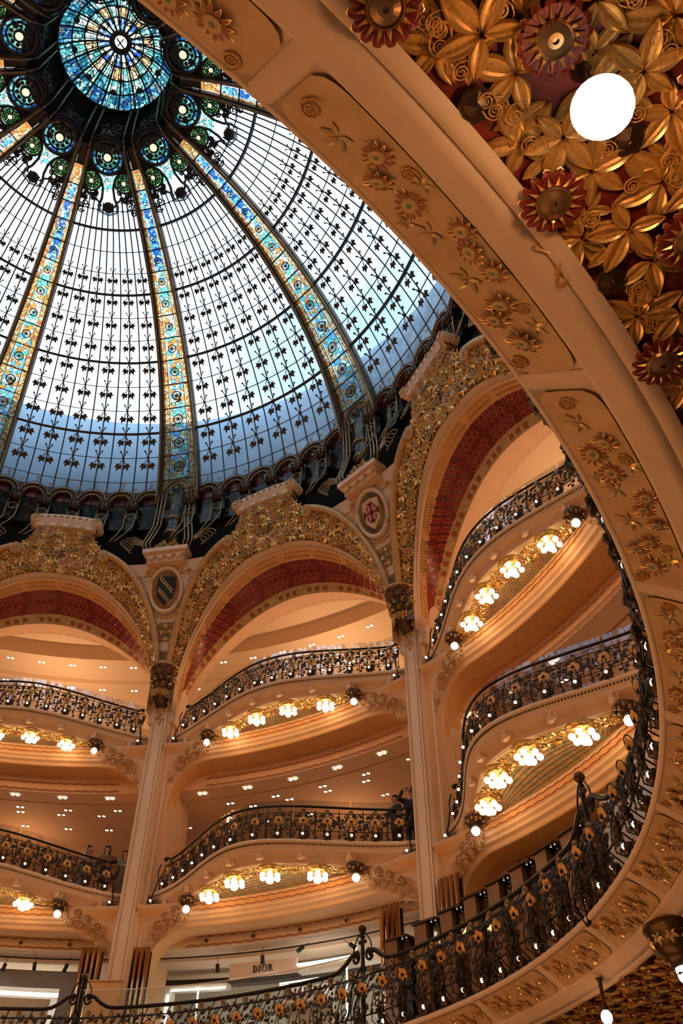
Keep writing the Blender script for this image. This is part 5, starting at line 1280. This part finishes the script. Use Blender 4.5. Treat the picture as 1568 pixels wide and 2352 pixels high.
# left-hand shop
ls = thing('left_shop', TH0, pol(11.4, 22, 3.06), 'grey shop front with a white light strip at the lower left corner', 'shop front')
mb = MB(); wallseg(mb, 11.4, 10, 29.4, 5.16, 5.48); wallseg(mb, 11.4, 27.4, 29.4, 3.06, 5.2); part('frame', mb.mesh('frame', ('grey_dark',)), ls)
mb = MB(); wallseg(mb, 11.55, 10, 27.5, 5.06, 5.12); part('light_strip', mb.mesh('light_strip', ('led',)), ls)
for k in range(2): mb = MB(); wallseg(mb, 11.0, 16.2+5.6*k, 21.7+5.6*k, 3.06, 4.86); part('panel', mb.mesh('panel', ('grey_wall',)), ls)
mb = MB(); wallseg(mb, 12.4, 8, 34, 3.06, 5.6); part('back_panel', mb.mesh('back_panel', ('white_paint',)), ls)
# bundles of bronze pipes
def p_pipe():
    mb = MB(); mb.lathe([(.048, 3.06), (.048, 5.58), (.042, 5.58), (.042, 5.3), (.001, 5.3)], 12); return mb.mesh('pipe', ('bronze_mirror',), True)
PIPE = p_pipe()
for a, r, z, lb in ((66.6, 10.2, 0, 'bundle of shiny bronze pipes left of the red-cross column'), (37.9, 10.15, -.08, 'bundle of bronze pipes just right of the key-shield column'), (32.6, 10.1, -.08, 'bundle of bronze pipes left of the key-shield column'), (74.9, 9.95, .02, 'bundle of bronze pipes right of the red-cross column')):
    t = thing('pipe_bundle', TH0, pol(r, a, 3.06), lb, 'pipe screen', 'bronze pipe bundles')
    for k in range(4): part('pipe', PIPE, t, Matrix.Translation(pol(r, a, z)+et(a)*(.105*(k-1.5))))
    mb = MB(); mb.box(pol(r+.07, a, 4.3+z), .42, .03, 2.45, (et(a), er(a), EZ)); part('backing', mb.mesh('backing', ('bronze_dark',)), t)
mb = MB(); wallseg(mb, 9.9, 33.4, 37.0, 3.06, 4.86, th=.08); wallseg(mb, 9.88, 33.3, 37.1, 4.86, 4.88, th=.12); solo('marble_panel', mb.mesh('marble_panel', ('plaster_orange',)), TH0, I4, 'orange marble panel at the foot of the key-shield column', 'panel')
# row of mirrored display cabinets to the right
for k, (a, zt) in enumerate(((70.6, 4.72), (74.2, 4.82), (77.4, 4.86), (80.4, 4.92), (83.4, 4.96), (86.4, 5.0), (89.6, 5.04), (93., 5.06))):
    t = thing('display_cabinet', TH0, pol(9.6, a, 3.06), ('leftmost', 'second', 'third', 'fourth', 'fifth', 'sixth', 'seventh', 'eighth')[k]+' brown mirrored display cabinet behind the ring railing, counted from the left', 'cabinet', 'display cabinets along the ring balcony')
    ax = (et(a), er(a), EZ); mb = MB(); mb.box(pol(9.62, a, (3.06+zt)/2)-et(a)*.09, .24, .30, zt-3.06, ax); part('body', mb.mesh('body', ('brown_mirror',)), t)
    mb = MB(); mb.box(pol(9.62, a, zt+.012), .46, .36, .03, ax); part('top', mb.mesh('top', ('bronze_dark',)), t)
    mb = MB(); mb.box(pol(9.66, a, (3.06+zt)/2)+et(a)*.13, .18, .22, zt-3.08, ax); part('glass_case', mb.mesh('glass_case', ('brown_glass',)), t)
    mb = MB(); [mb.lathe([(.010, .0), (.010, -.008), (.001, -.008)], 8, 0, pol(9.50, a+o, zt-.01)) for o in (.7, 1.2)]; part('case_light', mb.mesh('case_light', ('jewel',)), t)
mb = MB(); wallseg(mb, 8.66, 105.4, 113.6, 3.12, 4.36, th=.06, n=14); solo('curved_panel', mb.mesh('curved_panel', ('white_paint',), False), TH0, I4, 'plain pale curved panel standing behind the ring railing on the right', 'panel')
# ------------------------------------------------------------------ people at the railings
def skin_mesh(name, pts, edges, radii, m, parent, M):
    me = bpy.data.meshes.new(name); me.from_pydata([Vector(p)*S for p in pts], edges, []); me.materials.append(MATS[m])
    o = part(name, me, parent, M)
    sm = o.modifiers.new('skin', 'SKIN'); sm.use_smooth_shade = True
    for i, v in enumerate(me.skin_vertices[0].data): v.radius = (radii[i]*S, radii[i]*S); v.use_root = (i == 0)
    sb = o.modifiers.new('sub', 'SUBSURF'); sb.levels = 1; sb.render_levels = 2
    return o
def person(a, r, z, face, label, cloth, hair, pose, longhair=True, sc_=1., group='visitors at the balcony railings'):
    """x right, y forward, z up in person space; heights in layout units (1.13 = 1.64 m)"""
    Mt = Matrix.Translation(pol(r, a, z)) @ rotz(a) @ Matrix.Rotation(math.pi+rad(face), 4, 'Z') @ Matrix.Scale(sc_, 4)
    t = bpy.data.objects.new('person', None); COL.objects.link(t); FM[t] = I4; t.matrix_basis = sclt(rotz(TH0) @ Mt); tag(t, label, 'person', group)
    hip, chest, neck, head = (0, 0, .60), (0, .02, .84), (0, .03, .955), (0, .05, 1.06)
    arm = {'rest': ((.13, .03, .90), (.17, .10, .74), (.08, .24, .72)), 'raise': ((.13, .03, .90), (.19, .16, .86), (.07, .22, 1.02)), 'down': ((.13, .02, .90), (.17, .01, .72), (.16, .06, .56))}[pose]
    pts = [hip, (0, .01, .72), chest, neck, head, (0, .045, 1.12)]; ed = [(0, 1), (1, 2), (2, 3), (3, 4), (4, 5)]; rd = [.105, .085, .10, .036, .062, .05]
    for sx in (-1, 1):
        i = len(pts); pts += [(sx*p[0], p[1], p[2]) for p in arm]; rd += [.042, .032, .022]; ed += [(2, i), (i, i+1), (i+1, i+2)]
        hx, hy, hz = sx*arm[2][0], arm[2][1], arm[2][2]; d = (Vector(arm[2])-Vector(arm[1])).normalized()
        j = len(pts); pts.append((hx+d.x*sx*.04, hy+d.y*.04, hz+d.z*.04)); rd.append(.022); ed.append((i+2, j))
        for f_ in range(4): pts += [(hx+d.x*sx*.08+.011*(f_-1.5), hy+d.y*.08, hz+d.z*.08-.01)]; rd.append(.006); ed.append((j, len(pts)-1))
        pts.append((hx-sx*.03, hy+d.y*.05, hz+d.z*.05)); rd.append(.007); ed.append((i+2, len(pts)-1))
        i = len(pts); pts += [(sx*.06, 0, .52), (sx*.065, .01, .30), (sx*.065, -.01, .05), (sx*.07, .09, .02)]; rd += [.07, .05, .035, .028]; ed += [(0, i), (i, i+1), (i+1, i+2), (i+2, i+3)]
    skin_mesh('body', pts, ed, rd, 'skin', t, I4)
    cp = [hip, (0, .01, .72), chest, (0, .025, .915)]; ce = [(0, 1), (1, 2), (2, 3)]; cr_ = [.118, .10, .115, .05]
    for sx in (-1, 1):
        i = len(cp); cp += [(sx*p[0], p[1], p[2]) for p in arm]; cr_ += [.052, .042, .032]; ce += [(2, i), (i, i+1), (i+1, i+2)]
        i = len(cp); cp += [(sx*.06, 0, .50), (sx*.065, .01, .30), (sx*.065, -.01, .07)]; cr_ += [.082, .062, .048]; ce += [(0, i), (i, i+1), (i+1, i+2)]
    skin_mesh('clothes', cp, ce, cr_, cloth, t, I4)
    mb = MB(); hc = Vector(head)+Vector((0, -.012, .025))
    for j in range(7):
        pass
    rows = []
    for j in range(8):
        v = j/7; zz = .072*math.cos(v*math.pi*.62); rr = .072*math.sin(max(.05, v*math.pi*.62)+.02)
        rows.append([hc+Vector((rr*math.sin(q), rr*math.cos(q)*1.02-.012*v, zz-(.16*v if (longhair and math.cos(q) < .2) else 0)*v)) for q in [2*math.pi*i/14 for i in range(14)] ])
    for row in rows[4:]:      # open the hair over the face
        for i, p in enumerate(row):
            if math.cos(2*math.pi*i/14) > .35: row[i] = p+Vector((0, -.06, .05))
    mb.grid(rows, 0, cv=True); part('hair', mb.mesh('hair', (hair,), True), t)
    mb = MB()
    for sx in (-1, 1): mb.ball(Vector(head)+Vector((sx*.022, .060, .012)), .007, 0, 6)
    part('eyes', mb.mesh('eyes', ('black',)), t)
    mb = MB(); mb.add([Vector(head)+Vector(q) for q in ((-.010, .060, -.012), (.010, .060, -.012), (0, .080, -.014), (0, .060, .016))], [(0, 2, 3), (2, 1, 3), (0, 1, 2)]); part('nose', mb.mesh('nose', ('skin',)), t)
    mb = MB(); mb.box(Vector(head)+Vector((0, .060, -.032)), .030, .008, .008); part('mouth', mb.mesh('mouth', ('cloth_red',)), t)
    return t
person(28.9, 10.52, 6.59, 70, 'dark-haired person in pale blue and black looking up, lower left balcony', 'cloth_blue', 'hair_dark', 'rest', True, .93)
person(31.2, 10.56, 6.59, 10, 'long-haired person in brown facing the hall from the lower left balcony', 'cloth_brown', 'hair_dark', 'rest', True, .93)
person(33.2, 10.62, 6.59, 40, 'fair-haired person in grey beside the key-shield column on the balcony', 'cloth_grey', 'hair_brown', 'rest', True, .86)
person(66.6, 10.52, 6.59, -10, 'dark-clad person with dark hair at the lower middle balcony, left of the pair', 'cloth_black', 'hair_dark', 'rest', False, .93)
person(68.5, 10.50, 6.59, 20, 'person in a black jacket raising both hands to photograph the dome', 'cloth_black', 'hair_dark', 'raise', False, .97)
print('objects', len(bpy.data.objects))
